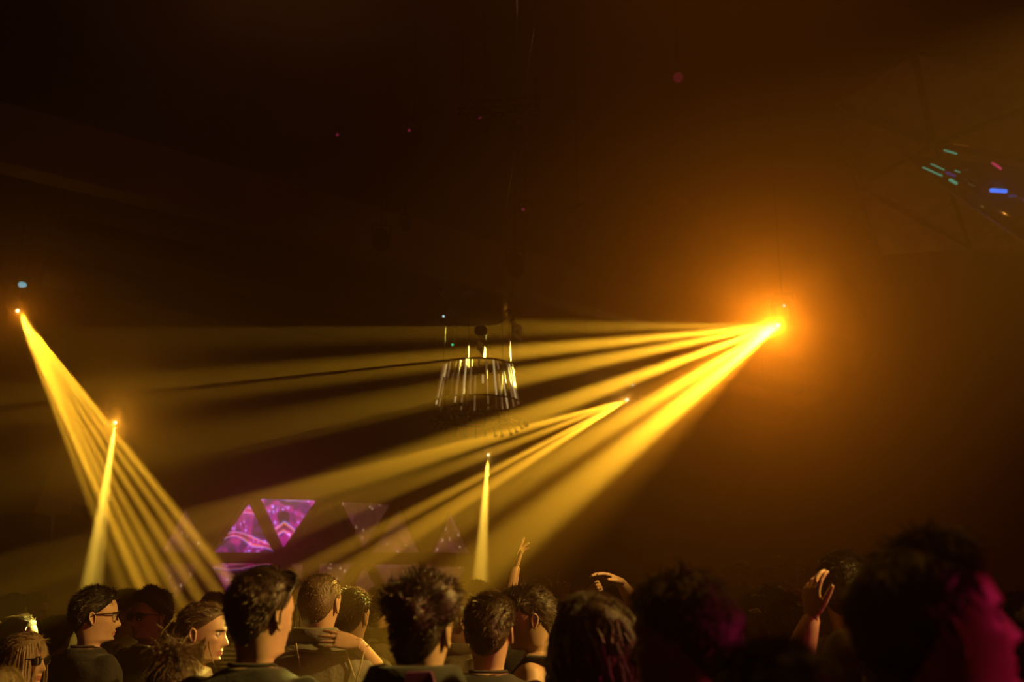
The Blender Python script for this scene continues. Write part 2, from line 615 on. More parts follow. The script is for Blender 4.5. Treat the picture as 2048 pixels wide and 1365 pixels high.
for i in range(30):
    t = 2 * math.pi * i / 30 + rnd.uniform(-.05, .05)
    o_ = Vector((math.cos(t), math.sin(t), 0))
    c = Vector((cx, cy, 0))
    drop = rnd.uniform(-.03, .03)
    pts = [c + o_ * .30 + Vector((0, 0, 3.66)), c + o_ * .42 + Vector((0, 0, 3.70)), c + o_ * .50 + Vector((0, 0, 3.67)), c + o_ * .56 + Vector((0, 0, 3.60 + drop))]
    part(MB().tube(pts, .006, 6), 'spoke', CHM, root)
    part(MB().ball(pts[-1], .02, 10, 7), 'bulb', BRASS, root)
for i in range(40):                                     # cut glass drops inside the crown
    t = rnd.uniform(0, 2 * math.pi)
    q = rnd.uniform(.08, .46)
    P = Vector((cx + q * math.cos(t), cy + q * math.sin(t), 3.62 + rnd.uniform(0, .2)))
    part(MB().ball(P, rnd.uniform(.012, .02), 6, 5, sc_=(1, 1, 1.5)), 'glass_drop', ROD if i % 3 == 0 else CHM, root)
for i in range(6):
    t = 2 * math.pi * i / 6 + .3
    part(MB().tube([Vector((cx + .37 * math.cos(t), cy + .37 * math.sin(t), 5.0)), Vector((cx + .395 * math.cos(t), cy + .395 * math.sin(t), 4.29)),
                    Vector((cx + .36 * math.cos(t), cy + .36 * math.sin(t), 3.66))], .004, 5, round_end=False), 'hanger_rod', CHM, root)
dr = MB()
dr.tube([Vector((cx, cy, 4.84)), Vector((cx, cy, 4.88)), Vector((cx, cy, 5.04)), Vector((cx, cy, 5.12))], [.30, .34, .34, .26], 24, round_end=False)
part(dr, 'drum', CHM, root)
for i in range(16):                                     # shackles, clips and brackets around the drum
    t = rnd.uniform(math.pi, 2 * math.pi)
    P = Vector((cx + .44 * math.cos(t), cy + .44 * math.sin(t), rnd.uniform(4.74, 5.2)))
    part(MB().box(P, (rnd.uniform(.02, .05), .02, rnd.uniform(.02, .08)), Matrix.Rotation(rnd.uniform(-1, 1), 3, 'Y')), 'bracket', BRASS if i % 2 else CHM, root, False)
hp = at(985, 585, CD)
part(MB().tube([Vector((cx, cy, 5.1)), Vector((hp.x, cy, hp.z - .05)), Vector((hp.x, cy, hp.z))], [.05, .03, .02], 8), 'hook', CHM, root)
for k in range(3):
    t = k * 2.1 + .4
    part(MB().tube([Vector((hp.x, cy, hp.z - .03)), Vector((cx + .4 * math.cos(t), cy + .4 * math.sin(t), 5.04))], .006, 5), 'sling', BRASS, root)
# emblem plates
PLATE = translucent('pale_plate', (.85, .78, .6), .6, .5)
INK = mat('plate_ink', (.03, .025, .02), .6)


def plate(tl, tr, h_, pieces):
    e1 = tr - tl
    e2 = Vector((0, 0, -h_))
    n = e1.cross(e2).normalized()
    if n.y > 0:
        n = -n
    o = part(MB().prism([tl, tr, tr + e2, tl + e2], -n * .012), 'emblem_plate', PLATE, root, False)
    for (u0, v0, u1, v1) in pieces:
        q = MB().prism([tl + e1 * u0 + e2 * v0 + n * .002, tl + e1 * u1 + e2 * v0 + n * .002, tl + e1 * u1 + e2 * v1 + n * .002, tl + e1 * u0 + e2 * v1 + n * .002], n * .004)
        m_ = q.build('emblem_mark', INK, None, False)
        m_.parent = o
        m_.matrix_parent_inverse = Matrix.Identity(4)
    return o


em = [(.0, .38, .42, .62), (.38, .12, .62, .38), (.58, .28, .78, .5), (.25, .24, .40, .38), (.36, .62, .44, .72), (.64, .55, .72, .78), (.72, .62, .98, .84), (.0, .66, .30, .74)]
ptl = at(1025.4, 641, 10.4)
ptr = at(1044.6, 654.5, 10.66)
ptr.z = ptl.z
plate(ptl, ptr, .17, em)
ptl = at(956, 676, 10.3)
ptr = at(971, 690, 10.75)
ptr.z = ptl.z
plate(ptl, ptr, .12, [(.4, .0, .6, .7)])
P = at(962, 662, 10.5)
part(MB().tube([P + Vector((-.03, -.01, 0)), P + Vector((.03, .01, 0))], [.06, .06], 14), 'pulley', CHM, root)
for px, py, c in ((905, 690, (.05, .9, .35)), (887, 633, (.6, .9, .9))):
    P = at(px, py, 10.55)
    part(MB().ball(P, .012, 8, 6), 'indicator', mat('chandelier_led' + str(px), (.1, .1, .1), .4, emis=(c, 2.0)), root)
tag(root, 'round chandelier of clear rods over a crown of curved spokes with ball tips', 'chandelier')
tp = at(1133, -340, CD)
tp.z = ZC
wire = MB().tube([Vector((hp.x, cy, hp.z)), tp], .006, 6, round_end=False)
WIRE = mat('steel_wire', (.6, .45, .4), .3, .8)
tag(wire.build('steel_wire', WIRE), 'thin slanting steel wire that the chandelier hangs from', 'wire')

# ------------------------------------------------------------------ faceted canopy, top right
PAN = mat('canopy_panel', (.55, .4, .28), .55, 0, (5, .25), bump=.1)
STRIP = mat('canopy_strip', (.03, .025, .022), .7)
EDGE = mat('canopy_edge', (.5, .38, .26), .4)
cv = dict(A=(1658, 214, 17.6), B=(1828, 105, 16.2), C=(1868, 292, 16.3), D=(1712, 375, 17.3), E=(1760, 507, 17.0), Fp=(2030, -28, 15.2),
          H=(2140, 178, 14.6), Kp=(2140, 335, 15.0), M=(1940, 496, 16.2), N=(2140, 520, 15.0))
cv = {k: at(*q) for k, q in cv.items()}
cen = sum(cv.values(), Vector()) / len(cv)
root = empty('faceted_canopy', cv['E'])
for tri in ('A B C', 'B Fp H', 'B H C', 'C H Kp', 'A C D', 'D C M', 'D M E', 'C Kp M', 'M Kp N'):
    p = [cv[q] for q in tri.split()]
    n = (p[1] - p[0]).cross(p[2] - p[0]).normalized()
    if n.dot(CAM - p[0]) > 0:
        n = -n
    g = sum(p, Vector()) / 3
    part(MB().prism([q + (g - q).normalized() * .03 for q in p], n * .03), 'panel', PAN, root, False)
for e_, wd in (('A C', .20), ('B C', .13), ('B H', .13), ('C H', .10), ('D C', .09), ('D M', .08), ('A B', .05), ('A D', .05), ('D E', .04), ('C M', .05), ('C Kp', .06), ('Fp B', .05)):
    i, j = e_.split()
    part(MB().bar(cv[i] - (cen - CAM).normalized() * .02, cv[j] - (cen - CAM).normalized() * .02, wd, .05), 'joint_strip', STRIP, root, False)
part(MB().tube([cv['E'], cv['M'], cv['N']], .022, 8), 'lower_edge', EDGE, root)
for q in ('A', 'B', 'H', 'N', 'Kp', 'E'):
    part(MB().tube([cv[q], Vector((cv[q].x + .6, cv[q].y + .8, ZC))], .006, 5, round_end=False), 'stay_cable', BLACKM, root)
tag(root, 'faceted canopy of brown triangular panels with dark joints, upper right', 'canopy')

HORN = mat('glossy_horn', (.012, .012, .03), .12, 0, spec=.9)
h0, h1 = at(1818, 316, 15.9), at(2130, 432, 13.9)
root = empty('glossy_horn', h0)
part(MB().tube([h0, h0.lerp(h1, .25), h0.lerp(h1, .55), h1], [.04, .20, .40, .62], 24), 'shell', HORN, root)
part(MB().tube([at(1806, 312, 15.6), at(1900, 385, 14.9), at(2140, 545, 13.1)], .018, 6), 'rim', EDGE, root)
part(MB().tube([h1, Vector((h1.x, h1.y, ZC - .05))], .02, 6, round_end=False), 'drop_pipe', BLACKM, root)
ledc = dict(green=((.1, .85, .5), .9), pink=((.9, .05, .2), 1.1), blue=((.03, .2, 1.0), 3.0), orange=((.5, .12, .02), .35), violet=((.12, .05, .5), .5))  # glowing capsules painted in for coloured reflections on the horn
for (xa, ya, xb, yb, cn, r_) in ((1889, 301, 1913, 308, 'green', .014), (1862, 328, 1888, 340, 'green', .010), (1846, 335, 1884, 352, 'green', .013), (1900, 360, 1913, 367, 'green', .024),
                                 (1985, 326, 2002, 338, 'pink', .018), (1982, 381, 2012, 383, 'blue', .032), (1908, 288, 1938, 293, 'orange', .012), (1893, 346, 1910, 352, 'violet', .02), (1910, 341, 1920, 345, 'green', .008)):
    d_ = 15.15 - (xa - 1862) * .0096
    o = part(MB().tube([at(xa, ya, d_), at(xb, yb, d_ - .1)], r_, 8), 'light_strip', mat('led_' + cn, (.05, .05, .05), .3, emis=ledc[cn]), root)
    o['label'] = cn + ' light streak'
tag(root, 'glossy dark horn with green, pink and blue light streaks, under the canopy', 'light fitting')
point('blue_led_light', at(1992, 376, 13.6), 1.2, (.03, .12, 1), .03)  # added point for the blue sheen around the horn

# ------------------------------------------------------------------ stage, screen wall, speakers
slab('trim_2', (at(560, 1200, 23).x, 25.0, .6), (19, 7.0, 1.2), mat('stage_black', (.03, .025, .022), .6, 0, (8, .3)))
SD = 23.0


def glow_mat(name, seed, lively):
    m = bpy.data.materials.new(name)
    m.use_nodes = True
    t = m.node_tree
    N = t.nodes
    b = N['Principled BSDF']
    b.inputs['Base Color'].default_value = (.12, .08, .08, 1)
    b.inputs['Roughness'].default_value = .25
    tc = N.new('ShaderNodeTexCoord')
    mp = N.new('ShaderNodeMapping')
    mp.inputs['Location'].default_value = (seed * 3.7, seed * 1.3, seed * 2.1)
    t.links.new(tc.outputs['Object'], mp.inputs['Vector'])

    def ramp(src, stops):
        r = N.new('ShaderNodeValToRGB')
        cr_ = r.color_ramp
        while len(cr_.elements) < len(stops):
            cr_.elements.new(.5)
        for e, (p, c) in zip(cr_.elements, stops):
            e.position = p
            e.color = (*c, 1)
        t.links.new(src, r.inputs['Fac'])
        return r.outputs['Color']

    def addc(a, b_, f=1.0):
        x = N.new('ShaderNodeMix')
        x.data_type = 'RGBA'
        x.blend_type = 'ADD'
        x.inputs[0].default_value = f
        t.links.new(a, x.inputs[6])
        t.links.new(b_, x.inputs[7])
        return x.outputs[2]

    n1 = N.new('ShaderNodeTexNoise')
    n1.inputs['Scale'].default_value = 2.2
    n1.inputs['Detail'].default_value = 3
    n1.inputs['Distortion'].default_value = .8
    t.links.new(mp.outputs[0], n1.inputs['Vector'])
    wv = N.new('ShaderNodeTexWave')
    wv.wave_type = 'RINGS'
    wv.inputs['Scale'].default_value = .55
    wv.inputs['Distortion'].default_value = 5
    wv.inputs['Detail'].default_value = 2
    t.links.new(mp.outputs[0], wv.inputs['Vector'])
    vo = N.new('ShaderNodeTexVoronoi')
    vo.inputs['Scale'].default_value = 9 if lively else 5
    mp2 = N.new('ShaderNodeMapping')
    mp2.inputs['Scale'].default_value = (1.6, 1, .7)
    mp2.inputs['Rotation'].default_value = (0, .6 + seed, 0)
    t.links.new(mp.outputs[0], mp2.inputs['Vector'])
    t.links.new(mp2.outputs[0], vo.inputs['Vector'])
    z = (0, 0, 0)
    if lively:
        base = ramp(n1.outputs['Fac'], [(.36, (.03, .01, .05)), (.46, (.12, .01, .2)), (.56, (.7, .01, .4)), (.72, (.16, .02, .35))])
        arc = ramp(wv.outputs['Fac'], [(.80, z), (.86, (.05, .1, 1.0)), (.91, (.9, .5, .5)), (.95, (1.0, .15, .04)), (1.0, z)])
        dots = ramp(vo.outputs['Distance'], [(.0, (1.2, 1.2, 1.8)), (.2, (.2, .3, 1.5)), (.36, z)])
        msk = ramp(n1.outputs['Fac'], [(.5, z), (.56, (1, 1, 1))])
        mx = N.new('ShaderNodeMix')
        mx.data_type = 'RGBA'
        mx.blend_type = 'MULTIPLY'
        mx.inputs[0].default_value = 1
        t.links.new(dots, mx.inputs[6])
        t.links.new(msk, mx.inputs[7])
        c = addc(addc(base, arc), mx.outputs[2])
        st = lively
    else:
        base = ramp(n1.outputs['Fac'], [(.35, (.05, .018, .012)), (.55, (.11, .04, .026)), (.72, (.19, .045, .07))])
        dots = ramp(vo.outputs['Distance'], [(.0, (.5, .9, .7)), (.13, (.6, .35, .15)), (.19, z)])
        c = addc(base, dots)
        st = 1.9
    t.links.new(c, b.inputs['Emission Color'])
    b.inputs['Emission Strength'].default_value = st
    return m


root = empty('screen_wall', (at(600, 1200, SD).x, SD, 1.2))
FR = mat('screen_frame', (.05, .035, .028), .6)
tris = [((497, 1010), (430, 1105), (545, 1105), 2.6), ((522, 997), (630, 1001), (566, 1094), 3.0), ((683, 1005), (778, 1010), (727, 1096), 0), ((796, 1022), (745, 1107), (838, 1107), 0),
        ((902, 1030), (866, 1107), (938, 1107), 0), ((370, 1022), (323, 1105), (415, 1105), 0),
        ((322, 1129), (397, 1127), (352, 1195), 0), ((421, 1128), (541, 1128), (480, 1226), .9), ((582, 1128), (705, 1128), (642, 1226), 0),
        ((729, 1136), (688, 1206), (768, 1206), 0), ((748, 1130), (842, 1130), (795, 1212), 0), ((852, 1135), (932, 1135), (892, 1206), 0)]
for k, (a_, b_, c_, lv) in enumerate(tris):
    p = [at(*q, SD) for q in (a_, b_, c_)]
    g = sum(p, Vector()) / 3
    ap = g + Vector((0, -.22, 0))
    q = MB()
    v = [tuple(x - g) for x in p] + [tuple(ap - g)] + [tuple(x - g + Vector((0, .08, 0))) for x in p]
    q.add(v, [(0, 1, 3), (1, 2, 3), (2, 0, 3), (6, 5, 4), (0, 4, 5, 1), (1, 5, 6, 2), (2, 6, 4, 0)])
    o = q.build('screen_panel', glow_mat('panel_picture_%d' % k, k * .77 + .4, lv), root, False)
    o.location = g - root.location
    recalc(o)
    o['label'] = ('triangular panel showing violet and magenta patterns' if lv > 1 else 'dull triangular panel with faint specks')
for (a_, b_, wd) in (((318, 1116), (912, 1117), .24), ((484, 996), (655, 1001), .05), ((509, 995), (560, 1108), .13), ((640, 1000), (575, 1108), .12), ((668, 1004), (722, 1108), .13), ((788, 1012), (737, 1108), .12),
                     ((402, 1126), (452, 1215), .14), ((410, 1128), (362, 1200), .14), ((560, 1126), (510, 1230), .2), ((562, 1126), (620, 1230), .2), ((716, 1126), (672, 1210), .14), ((735, 1128), (780, 1210), .14),
                     ((846, 1128), (805, 1212), .1), ((848, 1128), (886, 1208), .1), ((420, 1108), (488, 1005), .06), ((845, 1108), (800, 1012), .06), ((862, 1108), (898, 1025), .06), ((320, 1108), (366, 1018), .06)):
    part(MB().bar(at(*a_, SD), at(*b_, SD), .1, wd, up=(0, 0, 1)), 'frame_bar', FR, root, False)
for px in (325, 480, 640, 795, 905):
    P = at(px, 1120, SD)
    part(MB().bar((P.x, SD + .12, 1.2), (P.x, SD + .12, P.z), .1, .1), 'post', FR, root, False)
tag(root, 'stage wall of triangular screens in a dark frame, two lit violet', 'screen')

P = at(622, 1106, SD - .45)
root = empty('equipment_case', (P.x, P.y, P.z - .2))
EQ = mat('equipment_grey', (.16, .12, .10), .6)
part(MB().box((P.x, P.y, P.z - .02), (.3, .21, .14), top=.92), 'case', EQ, root, False)
part(MB().box((P.x + .03, P.y - .02, P.z + .12), (.2, .2, .08), top=.8), 'top_box', EQ, root, False)
for q in (-1, 1):
    part(MB().box((P.x + q * .14, P.y - .155, P.z - .02), (.03, .02, .1)), 'latch', STEEL, root, False)
part(MB().box((P.x, P.y + .1, (P.z - .12 + 1.2) / 2), (.36, .12, P.z - .12 - 1.2)), 'stand', FR, root, False)
tag(root, 'small grey equipment case on the bar between the triangular screens', 'case')

# pale sail panel behind the speakers on the left
SAIL = mat('pale_sail', (.8, .62, .38), .8, 0, (2, .15))
p = [at(126, 876, 28.9), at(190, 850, 28.9), at(205, 1180, 28.9), at(20, 1180, 28.9), at(62, 1040, 28.9)]
p[2].z = p[3].z = 0.0
n = Vector((0, .05, 0))
sl = MB().prism(p, n).build('sail_panel', SAIL, None, False)
tag(sl, 'pale slanted sail panel behind the speaker on the left', 'panel')

SPK = mat('speaker_black', (.022, .018, .016), .55, 0, (20, .3))


def speaker(poly, d, depth, zb, lab, topbox=None):
    pts = [at(*q, d) for q in poly]
    lo = min(q.z for q in pts)
    pts = [Vector((q.x, d, zb if abs(q.z - lo) < .02 else q.z)) for q in pts]
    c = sum(pts, Vector()) / len(pts)
    root = empty('loudspeaker', (c.x, d, zb))
    part(MB().prism(pts, (0, depth, 0)), 'cabinet', SPK, root, False)
    wid = max(q.x for q in pts) - min(q.x for q in pts)
    hgt = max(q.z for q in pts) - zb
    for k, (fz, fr) in enumerate(((.28, .30), (.68, .22))):
        cc = Vector((c.x + wid * .05, d, zb + hgt * fz))
        r_ = wid * fr
        ps = MB().tube([cc + Vector((0, -.005, 0)), cc + Vector((0, -.03, 0))], [r_, r_ * .92], 24, round_end=False)
        dm = part(ps, 'woofer', mat('speaker_cone', (.03, .028, .026), .4), root)
        part(MB().ball(cc + Vector((0, -.03, 0)), r_ * .35, 12, 8, sc_=(1, .4, 1)), 'dust_cap', SPK, root)
    if topbox:
        q = [at(*x, d + .1) for x in topbox]
        part(MB().prism(q, (0, depth * .6, 0)), 'horn_box', SPK, root, False)
    tag(root, lab, 'speaker')


speaker([(112, 1028), (190, 1031), (190, 1190), (82, 1190)], 23.2, .8, 1.2, 'tall black slant-sided loudspeaker with a small box on top, beside the steep beam', [(138, 1030), (150, 1011), (163, 1011), (163, 1030)])
speaker([(8, 1027), (70, 1027), (70, 1190), (8, 1190)], 21.9, .8, 1.2, 'square black loudspeaker at the left edge of the stage')

# low riser behind the crowd on the right
slab('trim_3', (4.2, 12.4, .19), (5.2, 3.0, .38), mat('riser_black', (.03, .026, .024), .6, 0, (8, .3)))

# ------------------------------------------------------------------ people
SKIN = [mat('skin_fair', (.56, .34, .24), .5, 0, (25, .08)), mat('skin_tan', (.42, .24, .16), .5, 0, (25, .08)), mat('skin_brown', (.22, .12, .08), .5, 0, (25, .08))]
LIP = mat('lips', (.42, .15, .13), .4)
EYEW = mat('eye_white', (.6, .57, .52), .25)
IRIS = mat('eye_iris', (.03, .02, .015), .15)
HAIRC = dict(black=(.03, .021, .016), dark=(.085, .052, .033), brown=(.13, .078, .045), light=(.22, .14, .075), blond=(.38, .26, .13))
HAIRM = {k: translucent('hair_' + k, c, .3, .4, .9, .9) for k, c in HAIRC.items()}
DENIM = mat('trouser_cloth', (.035, .038, .05), .8, 0, (60, .3))
SHOEM = mat('shoe_leather', (.03, .028, .026), .45)
GLASSF = mat('glasses_frame', (.015, .013, .012), .3)
GLASSL = mat('dark_lens', (.01, .01, .012), .08, spec=.8)
CLEARL = mat('clear_lens', (.8, .8, .8), .05, spec=.6)
_t = CLEARL.node_tree
_x = _t.nodes.new('ShaderNodeMixShader')
_x.inputs[0].default_value = .12
_t.links.new(_t.nodes.new('ShaderNodeBsdfTransparent').outputs[0], _x.inputs[1])
_t.links.new(_t.nodes['Principled BSDF'].outputs[0], _x.inputs[2])
_t.links.new(_x.outputs[0], _t.nodes['Material Output'].inputs['Surface'])


def crv(xs, ys, x):
    """catmull-rom through a table"""
    xs = np.asarray(xs, float)
    ys = np.asarray(ys, float)
    if xs[0] > xs[-1]:
        xs, ys = xs[::-1], ys[::-1]
    m = np.gradient(ys, xs)
    x = np.clip(x, xs[0], xs[-1])
    i = np.clip(np.searchsorted(xs, x) - 1, 0, len(xs) - 2)
    h = xs[i + 1] - xs[i]
    t = (x - xs[i]) / h
    return ((2 * t**3 - 3 * t**2 + 1) * ys[i] + (t**3 - 2 * t**2 + t) * h * m[i] + (-2 * t**3 + 3 * t**2) * ys[i + 1] + (t**3 - t**2) * h * m[i + 1])


HZ = [.02, 0, -.02, -.04, -.06, -.08, -.095, -.107, -.116, -.124, -.14, -.168]
HW = [.0765, .0755, .073, .069, .0645, .0605, .0575, .055, .053, .053, .054, .058]
HF = [.094, .0875, .0885, .089, .089, .0865, .085, .079, .052, .034, .030, .031]
HB = [-.106, -.107, -.101, -.092, -.083, -.075, -.070, -.067, -.065, -.064, -.064, -.068]
HT = [.0, .0, .05, .15, .27, .38, .42, .40, .30, .15, .0, .0]
HC = Vector((0, .028, 1.668))           # centre of the head, standing height 1.78
NECK = np.array([0, .0, 1.535])


def head_surf(phi, z, feat=True):
    phi = np.asarray(phi, float)
    z = np.asarray(z, float)
    s_, c_ = np.sin(phi), np.cos(phi)
    k = np.clip((z - .02) / .092, 0, 1)
    rr = np.sqrt(np.clip(1 - k * k, 0, 1))
    hw = np.where(z > .02, .0765 * rr**.92, crv(HZ, HW, z))
    f = np.where(z > .02, .094 * rr**.85, crv(HZ, HF, z))
    b = np.where(z > .02, -.106 * rr**.85, crv(HZ, HB, z))
    tp = np.where(z > .02, 0, crv(HZ, HT, z))
    yc = -.012 * np.where(z > .02, rr, 1)
    cp = np.clip(c_, 0, 1)
    e = .88
    x = hw * np.sign(s_) * np.abs(s_)**e * (1 - tp * cp**1.3)
    y = np.where(c_ >= 0, yc + (f - yc) * np.abs(c_)**e, yc + (b - yc) * np.abs(c_)**e)
    if feat:
        g = lambda x0, z0, sx, sz: np.exp(-((np.abs(x) - x0) / sx)**2 - ((z - z0) / sz)**2)
        nz = crv([.03, .018, .005, -.01, -.025, -.036, -.043, -.05, -.058], [0, .003, .0075, .014, .021, .0265, .022, .007, 0], z) * ((z < .03) & (z > -.058))
        sx = np.interp(z, [-.05, -.035, -.01, .02], [.0155, .0135, .0095, .010])
        dy = nz * np.exp(-(x / sx)**2)
        dy += -.0105 * g(.032, .001, .015, .011) + .004 * g(.026, .022, .022, .008) + .004 * g(.046, -.022, .018, .014)
        dy += .0065 * g(0, -.0665, .02, .0055) + .0065 * g(0, -.079, .018, .006) - .004 * g(0, -.0725, .024, .0022) - .003 * g(0, -.089, .02, .005)
        dy += .006 * g(0, -.102, .018, .009)
        y = y + dy * (c_ > .15)
    return np.stack([x, y, z], -1)


def head_rows():
    a = np.linspace(.10, math.pi / 2, 16)
    top = .02 + .092 * np.cos(a)
    return np.concatenate([top, np.arange(.0155, -.131, -.0048), [-.135]])


TR = [  # height, half width, front, back below the neck
    (1.492, .070, .064, -.052), (1.478, .088, .066, -.066), (1.463, .118, .070, -.08), (1.447, .150, .075, -.090), (1.425, .178, .086, -.10), (1.39, .196, .102, -.11),
    (1.33, .19, .118, -.115), (1.25, .178, .122, -.112), (1.15, .163, .115, -.10), (1.05, .156, .11, -.095), (.95, .17, .115, -.12), (.86, .172, .105, -.115), (.81, .12, .06, -.06)]

TR = [(z + .037 * min(1, max(0, (z - 1.0) / .3)), a_, b_, c_) for z, a_, b_, c_ in TR]

def trunk_rings(n, infl=0.0, wf=1.0, bust=0.0, top=1.6, bot=0.0, drop=0.0):
    ph = np.linspace(-math.pi, math.pi, n, endpoint=False)
    out = []
    for z, hw, f, b in TR:
        if z > top or z < bot:
            continue
        q = wf if z < 1.495 else 1
        hw = hw * q + infl
        f = f + infl + bust * math.exp(-((z - 1.30) / .07)**2)
        b = b - infl
        e = .78 if z < 1.475 else .9
        c_, s_ = np.cos(ph), np.sin(ph)
        x = hw * np.sign(s_) * np.abs(s_)**e
        y = np.where(c_ > 0, f, -b) * np.sign(c_) * np.abs(c_)**e
        out.append(np.stack([x, y, np.full(n, z - drop)], -1))
    return out


def pose_head(v, yaw, pitch, roll, rigid=False):
    """turn head and neck; weight grows along the neck"""
    v = np.asarray(v, float)
    zr = v[:, 2] - HC.z
    wt = np.ones(len(v)) if rigid else np.clip((zr + .148) / .05, 0, 1)
    wt = wt * wt * (3 - 2 * wt)
    p = v - NECK
    a = pitch * wt
    y, z = p[:, 1] * np.cos(a) - p[:, 2] * np.sin(a), p[:, 1] * np.sin(a) + p[:, 2] * np.cos(a)
    x = p[:, 0]
    a = roll * wt
    x, z = x * np.cos(a) + z * np.sin(a), -x * np.sin(a) + z * np.cos(a)
    a = yaw * wt
    x, y = x * np.cos(a) - y * np.sin(a), x * np.sin(a) + y * np.cos(a)
    return np.stack([x, y, z], -1) + NECK


def ear(mb, side, m=0):
    n = 14
    rings = []
    for k, (sc_, out) in enumerate(((.55, -.006), (1.0, .004), (1.02, .010), (.86, .0135), (.66, .008), (.3, .006))):
        r_ = []
        for t in np.linspace(0, 2 * math.pi, n, endpoint=False):
            yy = .0165 * sc_ * math.cos(t) * (1.0 if math.sin(t) > 0 else .75)
            zz = .031 * sc_ * math.sin(t)
            r_.append((side * (.0745 + out - .18 * yy), -.014 + yy * .98 - zz * .18, -.008 + zz))
        rings.append(np.array(r_) + np.array(HC))
    mb.loft(rings, m)


def hand(mb, wrist, d, n, side, curls=(.25, .3, .35, .4), thumb=.9, spread=.06, m=0, k=1.0, bend1=None):
    """palm and five jointed fingers; d = finger direction, n = where the palm faces"""
    d = Vector(d).normalized()
    n = Vector(n)
    n = (n - d * n.dot(d)).normalized()
    x = d.cross(n).normalized() * side           # towards the thumb
    W = Vector(wrist)
    rings = []
    for t, hw, ht in ((-.012, .024, .017), (.012, .029, .0165), (.045, .038, .0155), (.078, .041, .0125), (.094, .038, .010)):
        c = W + d * t * k
        rings.append(np.array([c + (x * math.cos(a) * hw + n * math.sin(a) * ht) * k for a in np.linspace(0, 2 * math.pi, 12, endpoint=False)]))
    mb.loft(rings, m)
    for i, (off, L, r_) in enumerate(((.030, .074, .0085), (.010, .083, .0088), (-.010, .077, .0083), (-.029, .060, .0074))):
        cu = curls[i]
        b0 = cu if bend1 is None else bend1[i]
        dd = (d + x * spread * (1.5 - i) * .9).normalized()
        p = W + (d * (.086 - abs(off - .01) * .16) + x * off) * k
        pts = [p - dd * .012 * k, p]
        ang = 0
        for q, sg in enumerate((.46, .30, .24)):
            ang += (b0 * .75, cu, cu * .8)[q]
            p = p + (dd * math.cos(ang) + n * math.sin(ang)) * L * sg * k
            pts.append(p)
        mb.tube(pts, [r_ * k, r_ * 1.02 * k, r_ * .95 * k, r_ * .88 * k, r_ * .72 * k], 8, m)
    p = W + (x * .024 + d * .02 + n * .004) * k
    t1 = (x * math.sin(thumb) + d * math.cos(thumb) + n * .25).normalized()
    t2 = (t1 + d * .5 + n * .15).normalized()
    mb.tube([p, p + t1 * .038 * k, p + t1 * .038 * k + t2 * .03 * k, p + t1 * .038 * k + t2 * .055 * k], [.0125 * k, .0105 * k, .0095 * k, .0075 * k], 8, m)


HLINE = ([0, 35, 60, 80, 97, 110, 130, 155, 180], [.078, .074, .050, .022, -.004, -.030, -.055, -.072, -.078])


def hairline(phi, f=0.0):
    return np.interp(np.degrees(np.abs(phi)), *HLINE) + f


def surf_normal(phi, z):
    e = 1e-3
    a = head_surf(phi + e, z, False) - head_surf(phi - e, z, False)
    z2, z1 = np.minimum(z + e, .1118), z - e
    b = head_surf(phi, z2, False) - head_surf(phi, z1, False)
    n = np.cross(a, b)
    n /= np.linalg.norm(n, axis=-1, keepdims=True) + 1e-9
    p = head_surf(phi, z, False)
    s_ = np.sign((n * (p - np.array([0, -.01, 0]))).sum(-1, keepdims=True))
    n = n * s_
    up = np.clip((z - .1) / .012, 0, 1)[..., None]
    n = n * (1 - up) + np.array([0, 0, 1]) * up
    return n / (np.linalg.norm(n, axis=-1, keepdims=True) + 1e-9)


STY = dict(  # thickness top, sides, back; strand length; lift; lump size; strands; comb; width
    crop=dict(t=(.008, .004, .005), L=.014, lift=.45, lump=.002, n=2600, comb=(0, -.5, -.6), w=.0022),
    short=dict(t=(.020, .008, .010), L=.032, lift=.55, lump=.005, n=2400, comb=(.2, -.6, -.4), w=.0030),
    quiff=dict(t=(.040, .010, .012), L=.040, lift=1.0, lump=.014, n=2400, comb=(.1, .4, -.1), w=.0036),
    curly=dict(t=(.034, .028, .026), L=.030, lift=1.0, lump=.012, n=3200, comb=(0, 0, 0), w=.0034),
    mop=dict(t=(.024, .014, .015), L=.045, lift=.18, lump=.008, n=2400, comb=(.2, .1, -1), w=.0034),
    combed=dict(t=(.012, .008, .010), L=.05, lift=.12, lump=.003, n=2200, comb=(0, -1, .0), w=.0030),
    bald=dict(t=(.002, .002, .003), L=.004, lift=.5, lump=.0, n=900, comb=(0, -.5, -.6), w=.0014))


def ribbons(P, Wd, wid):
    """P: (N, K, 3) strand points, Wd: (N, 3) width direction -> verts, faces"""
    N, K, _ = P.shape
    tap = np.linspace(1, .12, K)[None, :, None]
    w_ = Wd[:, None, :] * (wid if np.ndim(wid) else np.full(N, wid))[:, None, None] * tap
    v = np.stack([P - w_, P + w_], 2).reshape(-1, 3)
    idx = np.arange(N * K).reshape(N, K)
    a = idx[:, :-1].ravel() * 2
    b = idx[:, 1:].ravel() * 2
    f = np.stack([a, a + 1, b + 1, b], -1)
    return v, [tuple(q) for q in f.tolist()]


